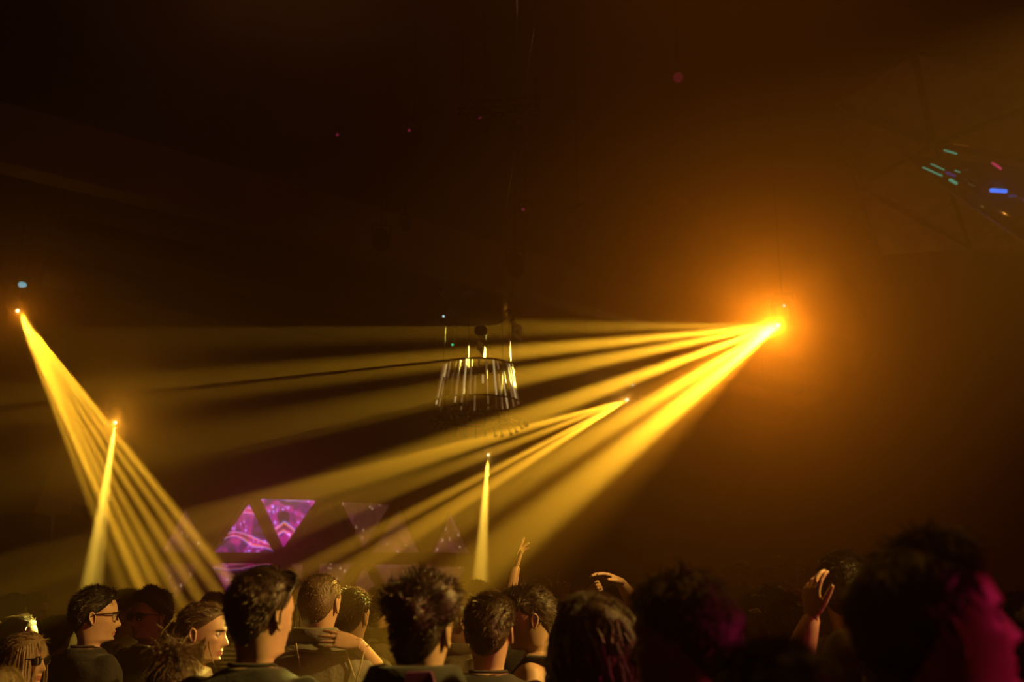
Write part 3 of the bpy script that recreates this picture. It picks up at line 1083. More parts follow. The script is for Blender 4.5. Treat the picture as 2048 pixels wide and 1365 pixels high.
def hair_mesh(style, rg, female, longp=None, lod=1.0, faceline=0.0):
    st = STY[style]
    mb = MB()
    nc = 48
    ph = np.linspace(-math.pi, math.pi, nc, endpoint=False)
    nv = 16
    fr = [rg.uniform(-1, 1, 3) * 70 for _ in range(5)]
    po = rg.uniform(0, 6, 5)

    def thick(phi, z, v):
        a = np.clip((z - .0) / .09, 0, 1)
        back = np.clip(-np.cos(phi), 0, 1)
        sides = st['t'][1] * (1 - back) + st['t'][2] * back
        t = sides * (1 - a**1.3) + st['t'][0] * a**1.3
        p = head_surf(phi, z, False)
        l = sum(np.sin(p @ f_ + o_) for f_, o_ in zip(fr, po)) / 2.2
        return np.maximum((t + l * st['lump']) * np.clip(v * 5, .12, 1), .0012)

    rings = []
    for i in range(nv):
        v = i / (nv - 1)
        zl = hairline(ph, faceline)
        z = zl + (.1115 - zl) * np.sin(v * math.pi / 2)**.9
        p = head_surf(ph, z, False)
        n = surf_normal(ph, z)
        rings.append(p + n * thick(ph, z, np.full(nc, v))[:, None])
    mb.loft([r_ + np.array(HC) for r_ in rings], 0, True, True)
    # short strands
    N = int(st['n'] * lod)
    phi = rg.uniform(-math.pi, math.pi, N)
    v = rg.uniform(0, 1, N)**.75
    zl = hairline(phi, faceline)
    z = zl + (.1115 - zl) * np.sin(v * math.pi / 2)**.9
    n = surf_normal(phi, z)
    p = head_surf(phi, z, False) + n * (thick(phi, z, v) * .75)[:, None]
    comb = np.array(st['comb'])[None, :] + rg.normal(0, .35, (N, 3))
    dr_ = comb - n * (comb * n).sum(-1, keepdims=True)
    dr_ = dr_ / (np.linalg.norm(dr_, axis=-1, keepdims=True) + .3)
    dr_ = dr_ + n * st['lift'] * rg.uniform(.5, 1.2, (N, 1))
    dr_ /= np.linalg.norm(dr_, axis=-1, keepdims=True)
    a = np.clip(z / .09, 0, 1)
    L = st['L'] * ((.45 + .55 * a) if style != 'quiff' else (.22 + .9 * a**1.5)) * rg.uniform(.6, 1.25, N)
    curl = rg.normal(0, .5 if style in ('curly', 'quiff') else .2, (N, 3))
    p1 = p + dr_ * (L * .5)[:, None]
    d2 = dr_ + curl + np.array([0, 0, -.35])
    d2 /= np.linalg.norm(d2, axis=-1, keepdims=True)
    p2 = p1 + d2 * (L * .5)[:, None]
    wd = np.cross(dr_, n + rg.normal(0, .3, (N, 3)))
    wd /= np.linalg.norm(wd, axis=-1, keepdims=True) + 1e-9
    vv, ff = ribbons(np.stack([p, p1, p2], 1), wd, st['w'] * rg.uniform(.7, 1.3, N))
    mb.add(vv + np.array(HC), ff)
    if longp:
        # long strands fall round skull, neck and shoulders
        N = int(longp.get('n', 900) * lod)
        phi = rg.uniform(longp.get('pmin', 0.35), math.pi, N) * rg.choice([-1, 1], N)
        if longp.get('bangs'):
            k = int(N * .22)
            phi[:k] = rg.uniform(-.75, .75, k)
        v = rg.uniform(.05, 1, N)**.7
        zl = hairline(phi, faceline)
        z = zl + (.1115 - zl) * np.sin(v * math.pi / 2)**.9
        n = surf_normal(phi, z)
        p = head_surf(phi, z, False) + n * (thick(phi, z, v) * .9)[:, None]
        L = longp['L'] * rg.uniform(.8, 1.1, N)
        if longp.get('bangs'):
            L[:k] = .10 * rg.uniform(.8, 1.1, k)
        K_ = 12
        out_ = p * np.array([1, 1, 0]) + np.array([0, .01, 0])
        out_ /= np.linalg.norm(out_, axis=-1, keepdims=True) + 1e-6
        vel = out_ * .6 + np.array([0, -.1, -.6])
        wav = longp.get('wave', 0)
        phs = rg.uniform(0, 6.3, N)
        P = [p]
        lay = rg.uniform(.004, longp.get('vol', .022), N)
        for i in range(K_ - 1):
            vel = vel * .6 + np.array([0, 0, -.6]) + rg.normal(0, .04, (N, 3))
            if wav:
                vel = vel + out_ * (np.sin(phs + i * 1.7) * wav)[:, None] + np.cross(out_, [0, 0, 1]) * (np.cos(phs + i * 1.5) * wav)[:, None]
            vel /= np.linalg.norm(vel, axis=-1, keepdims=True)
            q = P[-1] + vel * (L / (K_ - 1))[:, None]
            ax = np.array([.078, .1, .114]) + lay[:, None]
            c = q - np.array([0, -.008, 0])
            r_ = np.sqrt(((c / ax)**2).sum(-1, keepdims=True))
            q = np.where(r_ < 1, c / np.maximum(r_, .2) + np.array([0, -.008, 0]), q)
            low = (q[:, 2] < -.10) & (q[:, 2] > -.19)
            rad = np.sqrt(q[:, 0]**2 + (q[:, 1] + .02)**2)
            rmin = .072 + lay
            fx = low & (rad < rmin)
            sfac = np.where(fx, rmin / np.maximum(rad, .01), 1)
            q[:, 0] *= sfac
            q[:, 1] = (q[:, 1] + .02) * sfac - .02
            under = q[:, 2] < -.19
            tr = np.interp(-q[:, 2], [.19, .23, .30], [.09, .105, .13]) + lay
            fwd = np.where(q[:, 1] > -.01, 1, -1)
            q[:, 1] = np.where(under & (np.abs(q[:, 1] + .02) < tr), fwd * tr - .02, q[:, 1])
            P.append(q)
        P = np.stack(P, 1)
        wd = np.cross(P[:, 4] - P[:, 2], out_ + rg.normal(0, .25, (N, 3)))
        wd /= np.linalg.norm(wd, axis=-1, keepdims=True) + 1e-9
        vv, ff = ribbons(P, wd, longp.get('w', .004) * rg.uniform(.7, 1.3, N))
        mb.add(vv + np.array(HC), ff)
    return mb


def tail_mesh(mb, base, d0, L, rad, rg, n=260, wave=.1, spread=.5, w_=.003):
    """tuft, bun end or ponytail growing from a point of the head"""
    base = np.array(base)
    K_ = 8
    N = n
    d = np.array(d0, float)[None, :] + rg.normal(0, spread, (N, 3))
    d /= np.linalg.norm(d, axis=-1, keepdims=True)
    P = [base + rg.normal(0, rad * .35, (N, 3))]
    for i in range(K_ - 1):
        d = d * .85 + np.array([0, 0, -.22]) + rg.normal(0, wave, (N, 3))
        d /= np.linalg.norm(d, axis=-1, keepdims=True)
        P.append(P[-1] + d * L / (K_ - 1) * rg.uniform(.8, 1.2, (N, 1)))
    P = np.stack(P, 1)
    wd = np.cross(P[:, 3] - P[:, 0], rg.normal(0, 1, (N, 3)))
    wd /= np.linalg.norm(wd, axis=-1, keepdims=True) + 1e-9
    v, f = ribbons(P, wd, np.full(N, w_))
    mb.add(v, f)


def mk_glasses(root, yaw, pitch, roll, s, dark, up=0.0, thick=.004):
    """frame with two lenses, worn on the nose or pushed up on the hair"""
    fr = MB()
    lens = []
    yo = .093 + (0 if up == 0 else -.005)
    zo = .004
    for sd in (-1, 1):
        pts = [(sd * (.034 + .026 * math.copysign(abs(math.cos(t))**.7, math.cos(t))), yo + .004 - .006 * abs(math.cos(t)), zo + .020 * math.copysign(abs(math.sin(t))**.75, math.sin(t))) for t in np.linspace(0, 2 * math.pi, 18, endpoint=False)]
        q = [Vector(p) for p in pts]
        fr.tube(q + [q[0], q[1]], thick * .6, 6, round_end=False)
        l = MB()
        l.prism([p for p in q], (0, -.002, 0))
        lens.append(l)
        fr.tube([(sd * .060, yo - .002, zo + .01), (sd * .079, yo - .03, zo + .01), (sd * .084, -.005, zo + .006), (sd * .082, -.035, zo - .012)], [thick * .7, thick * .75, thick * .6, thick * .55], 6)
    fr.tube([(-.010, yo + .003, zo + .006), (0, yo + .006, zo + .009), (.010, yo + .003, zo + .006)], thick * .55, 6)

    def place(mb):
        v = mb.verts()
        if up:
            c, s_ = math.cos(up), math.sin(up)
            y, z = v[:, 1] + .01, v[:, 2]
            v = np.stack([v[:, 0] * 1.14, (y * c - z * s_) * 1.3 - .01, (y * s_ + z * c) * 1.3 + .012], -1)
        v = pose_head(v + np.array(HC), yaw, pitch, roll, True) * s
        mb.v = [v]
        return mb

    g = place(fr).build('glasses', GLASSF, root)
    for l in lens:
        place(l).build('lens', GLASSL if dark else CLEARL, g, False)
    return g


_tr = MB()
_tr.loft([q for q in trunk_rings(20, .006, 1, 0, 1.06, .84)][::1])
for sd in (-1, 1):
    _tr.tube([(sd * .09, -.005, .93), (sd * .095, 0, .8), (sd * .10, .01, .5), (sd * .105, -.005, .28), (sd * .105, -.01, .10)], [.08, .098, .072, .066, .058], 14)
_v, _f = remesh(_tr, .018, 3)
TROUSER = bpy.data.meshes.new('trousers')
TROUSER.from_pydata(_v.tolist(), [], _f)
TROUSER.polygons.foreach_set('use_smooth', np.ones(len(_f), dtype=bool))
TROUSER.materials.append(DENIM)
_s = MB()
_s.loft([np.array([[math.cos(t) * wx, y + 0 * t, .055 * hz * (1 + math.sin(t)) if math.sin(t) > -.3 else .002] for t in np.linspace(0, 2 * math.pi, 14, endpoint=False)]) for y, wx, hz in
         ((-.085, .025, .75), (-.07, .037, .95), (-.01, .040, 1.1), (.06, .046, .8), (.13, .044, .55), (.165, .026, .38))])
_so = _s.build('shoe', SHOEM)
SHOE = _so.data
bpy.data.objects.remove(_so)

TOPM = {}


def cloth(c, stripes=None):
    key = (c, stripes)
    if key in TOPM:
        return TOPM[key]
    m = mat('cloth_%d' % len(TOPM), c, .85, 0, (90, .25), bump=.3, sheen=.15)
    if stripes:
        t = m.node_tree
        b = t.nodes['Principled BSDF']
        tc = t.nodes.new('ShaderNodeTexCoord')
        wv = t.nodes.new('ShaderNodeTexWave')
        wv.bands_direction = 'Z'
        wv.inputs['Scale'].default_value = 14
        r = t.nodes.new('ShaderNodeValToRGB')
        r.color_ramp.interpolation = 'CONSTANT'
        r.color_ramp.elements[0].color = (*c, 1)
        r.color_ramp.elements[1].color = (*stripes, 1)
        r.color_ramp.elements[1].position = .55
        t.links.new(tc.outputs['Object'], wv.inputs['Vector'])
        t.links.new(wv.outputs['Fac'], r.inputs['Fac'])
        t.links.new(r.outputs['Color'], b.inputs['Base Color'])
    TOPM[key] = m
    return m


def person(label, px, top, d, yaw, hair='short', hcol='dark', topc=(.02, .018, .018), sleeve='tee', skin=0, hy=0, hp=0, hr=0, female=False, glasses=None, long_=None,
           arms=None, lod=1.0, collar=False, hood=False, tuft=None, bare=False, stripes=None, build_=1.0, base_z=0.0, faceline=0.0, seed=None, lean=0.0, extra=None):
    rg = np.random.default_rng(seed if seed is not None else int(px * 7 + d * 100) % 99991)
    P = at(px, top, d)
    hpx = STY[hair]['t'][0] if hair else 0
    H = P.z - hpx - base_z
    s = H / 1.78
    yaw, hy, hp, hr = R(yaw), R(hy), R(hp), R(hr)
    root = empty('person', (P.x, d, base_z), yaw)
    if lean:
        root.rotation_euler[0] = R(lean)
    tag(root, label, 'person', 'crowd on the dance floor')
    inv = Matrix.LocRotScale(root.location, root.rotation_euler, None).inverted()
    wf = (.88 if female else 1.0) * build_
    loc = lambda q: (inv @ at(*q)) / s

    # --- body: head, neck, trunk in one grid of rings; arms and hands grow from the shoulders
    nc = 72 if lod > .5 else 40
    t = np.linspace(-math.pi, math.pi, nc, endpoint=False)
    phi = t - .45 * np.sin(t)
    mb = MB()
    rows = head_rows()
    rings = []
    for z in rows:
        r_ = head_surf(phi, np.full(nc, z))
        if female:
            k = np.clip((-.1 - z) / .03, 0, 1)
            r_[:, :2] *= 1 - .14 * k
        rings.append(r_ + np.array(HC))
    ti = []
    for (z, hw, f, b) in TR:
        q = wf if z < 1.495 else 1
        e = .78 if z < 1.475 else .9
        c_, s_ = np.cos(phi), np.sin(phi)
        ti.append(np.stack([hw * q * np.sign(s_) * np.abs(s_)**e, np.where(c_ > 0, f, -b) * np.sign(c_) * np.abs(c_)**e, np.full(nc, z)], -1))
    rings += ti[:10] if not bare else ti[:2]
    mb.loft(rings)
    # lips and brows are tinted faces of the same skin
    fm = []
    for i in range(len(rings) - 1):
        for j in range(nc):
            p = rings[i][j] - np.array(HC) if i < len(rows) else None
            m_ = 0
            if p is not None and math.cos(phi[j]) > .3:
                if -.0845 < p[2] < -.0615 and abs(p[0]) < .024 * (1 - abs((p[2] + .073) / .03)):
                    m_ = 1
                if .014 < p[2] < .0225 + .08 * max(0, .035 - abs(p[0])) and .013 < abs(p[0]) < .052 and p[1] > .04:
                    m_ = 2
            fm.append(m_)
    fm += [0, 0]
    mb.m = fm
    for sd in (-1, 1):
        ear(mb, sd)
        mb.ball(np.array(HC) + np.array([sd * .032, .0700, .0005]), .0125, 12, 9, 3)
        mb.ball(np.array(HC) + np.array([sd * .032, .0768, .0005]), .0068, 8, 6, 4)
    hv = pose_head(mb.verts(), hy, hp, hr)
    mb.v = [hv]
    arms = arms or {}
    amb = MB()          # arm skins
    smb = MB()          # sleeves
    hands = MB()
    fine = False
    for sd, key in ((1, 'R'), (-1, 'L')):
        S = Vector((sd * .170 * wf, -.012, 1.424))
        if key in arms:
            A = arms[key]
            E, W = loc(A['e']), loc(A['w'])
            fd = (loc(A['f']) - W).normalized()
            pn = inv.to_3x3() @ Vector(A.get('n', (0, -1, 0)))
            hand(hands, W, fd, pn, A.get('thumb_side', sd), A.get('curl', (.25, .3, .35, .4)), A.get('thumb', .8), A.get('spread', .08), k=A.get('k', 1.0), bend1=A.get('bend1'))
            fine = True
        else:
            E = Vector((sd * .245 * wf, -.035, 1.145))
            W = Vector((sd * .245 * wf, .07, .90))
            fd = Vector((0, .25, -1))
            hand(hands, W, fd, Vector((-sd, .1, 0)), sd)
        fw = .85 if female else 1.0
        ua = (E - S).normalized()
        pts = [S - ua * .05, S + ua * .02, S.lerp(E, .45), S.lerp(E, .85), E, E.lerp(W, .3), E.lerp(W, .7), W]
        rad = [.044 * fw, .051 * fw, .049 * fw, .043 * fw, .042 * fw, .044 * fw, .034 * fw, .025 * fw]
        amb.tube(pts, rad, 14)
        th = dict(tee=.011, long=.012, jacket=.018, none=0)[sleeve]
        if sleeve == 'tee':
            smb.tube(pts[:3] + [S.lerp(E, .68)], [r_ + th for r_ in rad[:3]] + [.06], 14)
        elif sleeve != 'none':
            smb.tube(pts[:-1] + [E.lerp(W, .93)], [r_ + th for r_ in rad[:-1]] + [rad[-1] + th * .9], 14)
    if bare:
        u = MB()
        u.loft(trunk_rings(24, 0, wf, 0, 1.6, 1.0))
        u.add(amb.verts(), amb.f)
        v, f = remesh(u, .009, 5)
        mb.add(v, f)
    else:
        mb.add(amb.verts(), amb.f)
    if fine:
        v, f = remesh(hands, .0042, 2)
        mb.add(v, f)
    else:
        mb.add(hands.verts(), hands.f)
    mb.v = [mb.verts() * s]
    hm = HAIRM[hcol]
    mb.build('body', [SKIN[skin], LIP, hm, EYEW, IRIS], root)

    # --- hair
    if hair:
        hb = hair_mesh(hair, rg, female, long_, lod, faceline)
        if tuft:
            for q in tuft:
                tail_mesh(hb, np.array(HC) + np.array(q['p']), q['d'], q['L'], q.get('r', .03), rg, q.get('n', 260), q.get('wave', .1), q.get('spread', .4), q.get('w', .003))
                if q.get('bun'):
                    hb.ball(np.array(HC) + np.array(q['p']), q['bun'], 12, 9)
        hb.v = [pose_head(hb.verts(), hy, hp, hr, True) * s]
        hb.build('hair', hm, root)
    if glasses:
        mk_glasses(root, hy, hp, hr, s, glasses != 'clear', R(48) if glasses == 'up' else 0.0)

    # --- clothes
    infl = dict(tee=.010, long=.013, jacket=.022, none=.008)[sleeve]
    g = MB()
    if sleeve == 'none':
        g.loft(trunk_rings(28, .012, wf, .03 if female else 0, 1.405, .90))
        for sd in (-1, 1):
            g.tube([(sd * .10, .10, 1.375), (sd * .10, .085, 1.445), (sd * .105, .02, 1.512), (sd * .105, -.06, 1.505), (sd * .10, -.11, 1.437), (sd * .10, -.108, 1.365)], .022, 8)
    else:
        g.loft(trunk_rings(28, infl + .006, wf, .035 if female else 0, 1.532, .90))
        g.add(smb.verts(), smb.f)
    v, f = remesh(g, .012 if lod > .5 else .02, 4)
    nrm = v - np.array([0, 0, 1.2])
    nrm[:, 2] *= .25
    nrm /= np.linalg.norm(nrm, axis=1, keepdims=True) + 1e-6
    wr = np.zeros(len(v))
    for k in range(7):
        fr_ = rg.normal(0, 1, 3) * np.array([28, 28, 16]) * (1 + k * .22)
        wr += np.sin(v @ fr_ + rg.uniform(0, 6.3)) / (1 + k * .3)
    v = v + nrm * (wr * (.0016 if sleeve == 'tee' else .0026))[:, None]
    tb = MB()
    tb.add(v * s, f)
    cm = cloth(topc, stripes)
    tb.build({'tee': 'shirt', 'long': 'sweater', 'jacket': 'jacket', 'none': 'tank_top'}[sleeve], cm, root)
    if collar or hood or sleeve == 'tee':
        c = MB()
        n_ = 36
        prof = [(.0, .004), (.006, .0), (.009, .006), (.004, .011)] if not (collar or hood) else ([(.004, -.02), (.016, .02), (.020, .036), (.028, .030), (.034, -.018)] if collar else [(.0, -.03), (.004, .018), (.022, .05), (.05, .045), (.07, .0), (.062, -.05)])
        rings = []
        for tt in np.linspace(0, 2 * math.pi, n_, endpoint=False):
            cx_, cy_ = math.sin(tt), math.cos(tt)
            front = max(0, cy_)
            rr = np.array([((.068 if collar or hood else .0635) + o_) for o_, _ in prof])
            dz = -.038 * front**2 - (.035 * front**6 if hood or collar else 0)
            if hood:
                rr = rr + (np.arange(len(prof)) > 1) * .03 * max(0, -cy_)
            rings.append(np.array([(cx_ * r_, cy_ * r_ * .95 + .002, (1.535 if collar or hood else 1.526) + q[1] + dz * (1 if collar or hood else .5) + .006 * (cy_ < 0)) for r_, q in zip(rr, prof)]))
        rings.append(rings[0])
        c.loft(rings, 0, False, False)
        c.v = [c.verts() * s]
        c.build('hood' if hood else ('collar' if collar else 'neckband'), cm, root)
    o = bpy.data.objects.new('trousers', TROUSER)
    col.objects.link(o)
    o.parent = root
    o.scale = (s, s, s)
    for sd in (-1, 1):
        o = bpy.data.objects.new('shoe', SHOE)
        col.objects.link(o)
        o.parent = root
        o.location = (sd * .105 * s, 0, 0)
        o.rotation_euler = (0, 0, -sd * .15)
    return root

BLK = (.016, .014, .014)
CHAR = (.04, .036, .034)
LONGS = dict(L=.42, n=1100, vol=.025)

# ---- left of the photo
person('blond woman with a fringe, long straight hair and dark glasses, bottom left corner', 46, 1268, 4.4, -78, 'combed', 'blond', CHAR, 'long', 0, hy=-22, female=True, glasses='dark', long_=dict(L=.46, n=1500, bangs=True, pmin=.9, vol=.018))
person('dark-haired person in profile just behind the blond woman with a fringe', 34, 1233, 5.3, -70, 'combed', 'dark', BLK, 'long', 0, hy=-18, female=True, tuft=[dict(p=(0, -.10, .05), d=(0, -1, .3), L=.10, bun=.032)])
person('light-haired young man in profile, far left above the blond woman', 64, 1190, 7.4, -80, 'short', 'light', CHAR, 'long', 0, hy=-12, lod=.7)
person('dark-haired man at the far left edge, seen from behind', 22, 1190, 6.6, -20, 'short', 'black', BLK, 'long', 0, lod=.6)
person('shadowed curly head low between the left edge group and the man with glasses', 112, 1234, 5.9, -10, 'curly', 'black', BLK, 'tee', 1, lod=.6)
person('dark-haired man with clear glasses turned right, black top, below the steep beam', 184, 1175, 4.7, -32, 'short', 'black', BLK, 'tee', 0, hy=-34, glasses='clear')
person('man with glasses in a beige top, looking over the shoulder of the dark-haired man', 247, 1182, 6.1, -55, 'short', 'dark', (.26, .19, .11), 'long', 0, hy=-22, glasses='clear')
person('curly-haired man with black sunglasses facing the camera in a black shirt', 310, 1178, 5.4, 160, 'curly', 'black', BLK, 'tee', 0, hy=-8, glasses='dark')
person('smiling woman in profile with tied-back brown hair, lit by the beam', 394, 1205, 4.2, -78, 'combed', 'brown', (.40, .34, .26), 'tee', 0, hy=-14, hp=-4, female=True,
       tuft=[dict(p=(0, -.115, .02), d=(0, -.5, -.8), L=.24, n=300, spread=.22, wave=.06), dict(p=(.05, .02, -.02), d=(.2, -.1, -1), L=.16, n=40, spread=.15)])
person('woman with brown hair behind the smiling woman, only her crown visible', 428, 1186, 6.7, 0, 'combed', 'brown', CHAR, 'tee', 0, female=True, long_=LONGS, lod=.7)
person('short woman with a lit hair tuft at the bottom, beside the curly-haired man', 346, 1312, 3.3, 10, 'combed', 'brown', BLK, 'long', 0, female=True, tuft=[dict(p=(0, -.04, .115), d=(.1, -.2, .6), L=.13, n=420, spread=.7, r=.05, wave=.16)])
person('blond head cut off by the bottom left corner below the fringe', -14, 1338, 3.3, -60, 'combed', 'blond', BLK, 'long', 0, female=True, long_=LONGS)

# ---- centre left
person('big man from behind with sunglasses pushed up, left of the denim jacket', 516, 1141, 3.0, -8, 'short', 'dark', BLK, 'tee', 0, hy=-26, glasses='up')
person('person in a striped shirt hidden behind the big man with pushed-up sunglasses', 508, 1182, 5.6, -10, 'short', 'dark', (.03, .025, .025), 'long', 0, stripes=(.5, .4, .32))
p11 = person('man with cropped hair in a denim jacket with a hand on his shoulder', 638, 1150, 4.35, -6, 'crop', 'light', (.15, .135, .13), 'jacket', 0, hy=-12, collar=True, build_=1.04)
person('woman with long light hair and a pale top beyond the denim jacket', 597, 1212, 6.3, 15, 'combed', 'light', (.5, .42, .3), 'tee', 0, female=True, long_=LONGS, lod=.7)
person('short-haired man laying his arm on the shoulder in denim', 701, 1180, 4.95, -12, 'short', 'brown', CHAR, 'tee', 0, hy=-10,
       arms=dict(R=dict(e=(759, 1352, 4.56), w=(716, 1288, 4.19), f=(612, 1270, 4.18), n=(.1, .7, -.6), curl=(.12, .12, .14, .18), thumb=.5, spread=.12, thumb_side=-1)))
person('man in an olive jacket turned right, between the cropped and quiffed heads', 758, 1176, 5.95, -30, 'short', 'dark', (.13, .10, .06), 'jacket', 1, hy=-16, collar=True)
p14 = person('man with a tall quiff in a black hooded top with a purple back print', 838, 1152, 2.75, -8, 'quiff', 'dark', BLK, 'jacket', 0, hy=-14, hood=True)
person('fair-haired man with glasses leaning past the quiffed man, open striped jacket', 906, 1184, 4.7, -42, 'mop', 'light', (.20, .16, .10), 'jacket', 0, hy=-20, glasses='clear', collar=True)
person('shadowed round head in the lemon beam behind the short-cropped man', 955, 1163, 6.9, 5, 'short', 'dark', CHAR, 'tee', 1, lod=.7)
person('man with combed hair between the round shadowed head and the raised arm', 984, 1180, 6.0, -5, 'combed', 'brown', CHAR, 'tee', 0, lod=.7)
person('man with a short back and sides from behind, black shirt, under the chandelier', 977, 1190, 3.6, -4, 'short', 'dark', BLK, 'tee', 0, hy=-8)

# ---- centre right
person('person stretching one bare arm straight up, right of the lemon beam', 1062, 1192, 5.6, 0, 'short', 'dark', BLK, 'tee', 0,
       arms=dict(L=dict(e=(1007, 1238, 5.5), w=(1031, 1136, 5.5), f=(1044, 1090, 5.5), n=(1, -.3, 0), curl=(.08, .05, .3, .45), thumb=.7, spread=.1)))
person('man with wispy hair behind the bare-shouldered man facing left', 1077, 1152, 7.6, 10, 'mop', 'dark', CHAR, 'tee', 0, lod=.7)
person('bare-shouldered man in a black tank top facing left in profile', 1079, 1170, 4.2, 72, 'short', 'dark', BLK, 'none', 0, hy=26, hp=-10, bare=True, lean=0)
person('person pointing one finger up behind the bare-shouldered man', 1152, 1196, 6.2, 5, 'short', 'dark', BLK, 'long', 0, lod=.7,
       arms=dict(L=dict(e=(1118, 1285, 6.1), w=(1128, 1200, 6.0), f=(1127, 1150, 6.0), n=(.2, -1, 0), curl=(.02, 1.5, 1.55, 1.5), thumb=.3, spread=.02),
                 R=dict(e=(1148, 1232, 5.75), w=(1176, 1188, 5.6), f=(1206, 1172, 5.55), n=(-.2, -1, .2), curl=(1.2, 1.3, 1.3, 1.3), thumb=.3, spread=.02)))
person('person with the head thrown back and one arm bent over it', 1226, 1176, 4.6, 20, 'mop', 'dark', BLK, 'none', 0, hp=24, bare=True, female=True,
       arms=dict(R=dict(e=(1271, 1212, 4.5), w=(1240, 1164, 4.35), f=(1205, 1149, 4.3), n=(-.3, -.2, -1), curl=(.2, .25, .3, .3), thumb=.4)))
person('woman with long wavy dark hair seen from behind, right of the short-cropped man', 1193, 1196, 2.6, 8, 'curly', 'dark', BLK, 'long', 0, female=True, long_=dict(L=.40, n=1500, wave=.45, vol=.05, w=.0045))
person('person raising a lit hand beside the large dark head', 1306, 1232, 3.7, 0, 'short', 'dark', BLK, 'long', 0,
       arms=dict(L=dict(e=(1282, 1290, 3.6), w=(1294, 1206, 3.5), f=(1340, 1170, 3.48), n=(.6, -.3, -.7), curl=(.1, .5, .8, .9), thumb=.3, spread=.03)))
person('large blurred dark head turned left with a red-lit ear', 1382, 1145, 2.05, 48, 'mop', 'black', BLK, 'long', 0, hy=14)

# ---- right
person('far person on the riser, leftmost of the faint red-lit group', 1484, 1122, 11.6, 150, 'short', 'dark', BLK, 'tee', 0, lod=.35, base_z=.38)
person('far person on the riser turned right, lowest of the faint red-lit group', 1527, 1133, 11.0, 215, 'short', 'dark', BLK, 'tee', 0, lod=.35, base_z=.38)
person('far person on the riser, tallest of the faint red-lit group', 1553, 1113, 12.5, 170, 'short', 'dark', CHAR, 'tee', 0, lod=.35, base_z=.38)
person('far person on the riser, rightmost of the faint red-lit group', 1602, 1124, 12.0, 150, 'short', 'dark', BLK, 'tee', 0, lod=.35, base_z=.38)
person('person with ruffled hair facing the camera and holding up a phone', 1531, 1170, 5.3, 170, 'mop', 'dark', BLK, 'tee', 0, hy=14, hp=-8,
       arms=dict(L=dict(e=(1622, 1282, 5.2), w=(1606, 1216, 5.0), f=(1594, 1178, 4.98), n=(-1, -.1, 0), curl=(.5, .7, .8, .8), thumb=.5, spread=.04)))
person('woman with a shiny hair clip in front of the phone holder', 1513, 1191, 4.55, 15, 'combed', 'dark', BLK, 'tee', 0, female=True, hy=10, long_=dict(L=.25, n=700, vol=.02))
person('dark round head in front of the phone holder, below the phone', 1576, 1207, 4.1, -6, 'short', 'black', BLK, 'tee', 1)
person('tall man from behind with a hand raised beside his head, reddish neck', 1687, 1108, 3.65, -8, 'short', 'black', BLK, 'tee', 0, hy=-10,
       arms=dict(L=dict(e=(1596, 1318, 3.45), w=(1624, 1236, 3.42), f=(1622, 1180, 3.42), n=(1, .5, 0), curl=(.35, .45, .6, .8), thumb=.6, spread=.12)))
person('blurred man in profile facing right with pink light on his face', 1862, 1074, 1.56, -74, 'mop', 'black', BLK, 'long', 0, hy=-18, hp=12, faceline=.010)
person('blurred crown of a head at the bottom edge with an orange rim', 1556, 1290, 1.32, 0, 'short', 'black', BLK, 'long', 0)
person('blurred dark head at the bottom in front of the pink-lit profile', 1800, 1266, 2.3, 10, 'short', 'black', BLK, 'long', 0)
person('bald head catching pink light below the tall man', 1702, 1257, 2.75, 0, 'bald', 'dark', BLK, 'tee', 0)
person('shadowed head cut off by the right edge', 2052, 1192, 2.5, -10, 'short', 'black', BLK, 'tee', 1)

# ---- deeper rows that show between the heads
for q in ((470, 1194, 8.6, 'shadowed dancer two rows behind the striped shirt'), (868, 1190, 8.3, 'shadowed dancer far behind the quiffed man'),
          (690, 1196, 9.0, 'shadowed dancer far behind the man laying his arm'), (1250, 1197, 8.4, 'shadowed dancer far behind the arm bent overhead'), (1110, 1195, 9.2, 'shadowed dancer far behind the pointing finger')):
    person(q[3], q[0], q[1], q[2], rnd.uniform(-20, 20), 'short', 'dark', CHAR, 'tee', 1, lod=.3)

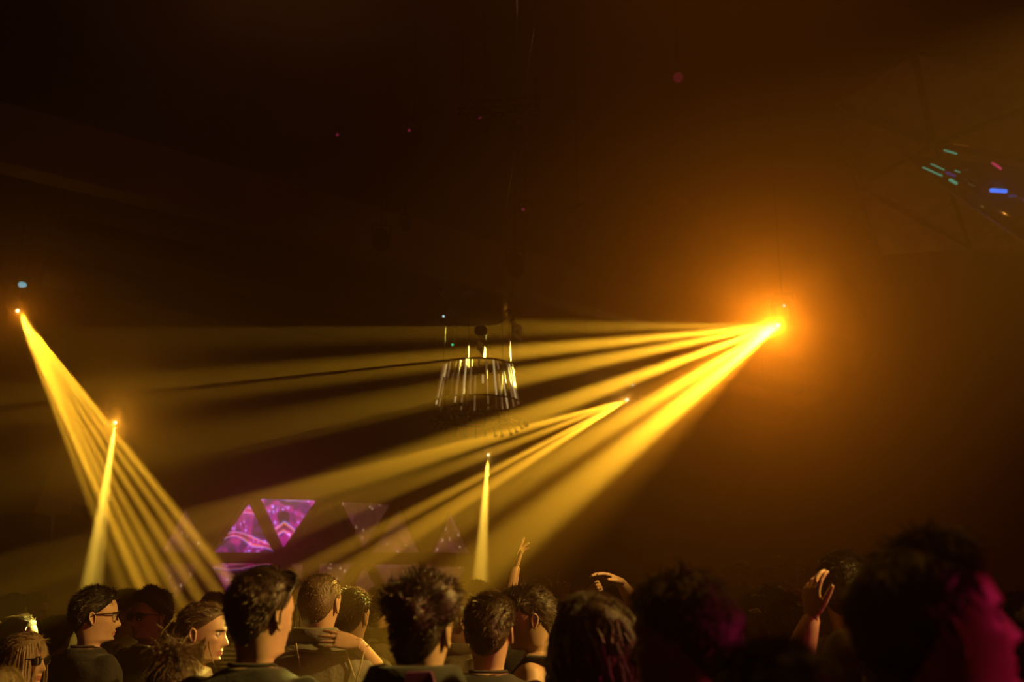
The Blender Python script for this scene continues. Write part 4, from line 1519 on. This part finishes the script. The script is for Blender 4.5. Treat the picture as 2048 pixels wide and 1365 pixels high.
# ---- small worn and held things
c = MB()                                                    # hair clip
for k in range(2):
    P = at(1500 + k * 3, 1222 + k * 4, 4.42)
    c.tube([P, P + Vector((.03, -.012, .006)), P + Vector((.055, 0, -.014))], .004, 6)
c.tube([at(1500, 1222, 4.42), at(1503, 1226, 4.42)], .004, 6)
tag(c.build('hair_clip', mat('clip_silver', (.9, .85, .75), .15, 1.0)), 'shiny metal hair clip on the dark hair of the woman below the phone', 'hair clip')

P = at(1577, 1197, 4.93)
root = empty('phone', P)
rot = Matrix.Rotation(R(14), 3, 'Y') @ Matrix.Rotation(R(38), 3, 'Z') @ Matrix.Rotation(R(20), 3, 'X')
part(MB().box(P, (.135, .009, .045), rot), 'phone_body', mat('phone_black', (.01, .01, .011), .12), root, False)
part(MB().box(P + rot @ Vector((0, 0, .0235)), (.13, .008, .003), rot), 'metal_edge', mat('phone_edge', (.9, .85, .7), .2, 1.0), root, False)
part(MB().box(P + rot @ Vector((0, -.0055, 0)), (.125, .002, .040), rot), 'phone_screen', GLASSL, root, False)
part(MB().box(P + rot @ Vector((.05, .006, .01)), (.022, .004, .018), rot), 'camera_bump', BLACKM, root, False)
tag(root, 'black phone with a bright metal edge held up among the heads', 'phone')

q = MB()                                                    # bracelet
P, Q = at(1163, 1199, 5.66), at(1168, 1195, 5.64)
q.tube([P, P.lerp(Q, .8)], [.034, .034], 14, round_end=False)
tag(q.build('bracelet', mat('bracelet_gold', (.8, .6, .25), .2, 1.0)), 'thin gold bracelet on the forearm behind the wavy hair', 'bracelet')

# stitched seams of the denim jacket
for pts in ([(690, 1296), (701, 1332), (712, 1364)], [(712, 1364), (722, 1330), (729, 1300)], [(592, 1288), (600, 1330), (606, 1362)]):
    c = MB().tube([at(x, y, 4.35 - .137) for x, y in pts], .0035, 6)
    part(c, 'seam', mat('seam_thread', (.45, .36, .2), .7), p11)
c = MB().tube([at(x, y, 4.35 - .136) for x, y in ((575, 1300), (640, 1306), (700, 1302), (738, 1292))], .003, 6)
part(c, 'seam', mat('seam_thread', (.45, .36, .2), .7), p11)
# purple patch on the back of the hooded top
c = MB().prism([at(810, 1346, 2.585), at(862, 1344, 2.59), at(872, 1372, 2.58), at(868, 1440, 2.57), at(808, 1440, 2.57)], (0, .02, 0))
o = part(c, 'back_print', mat('purple_print', (.22, .04, .25), .7), p14, False)
o['label'] = 'purple print'
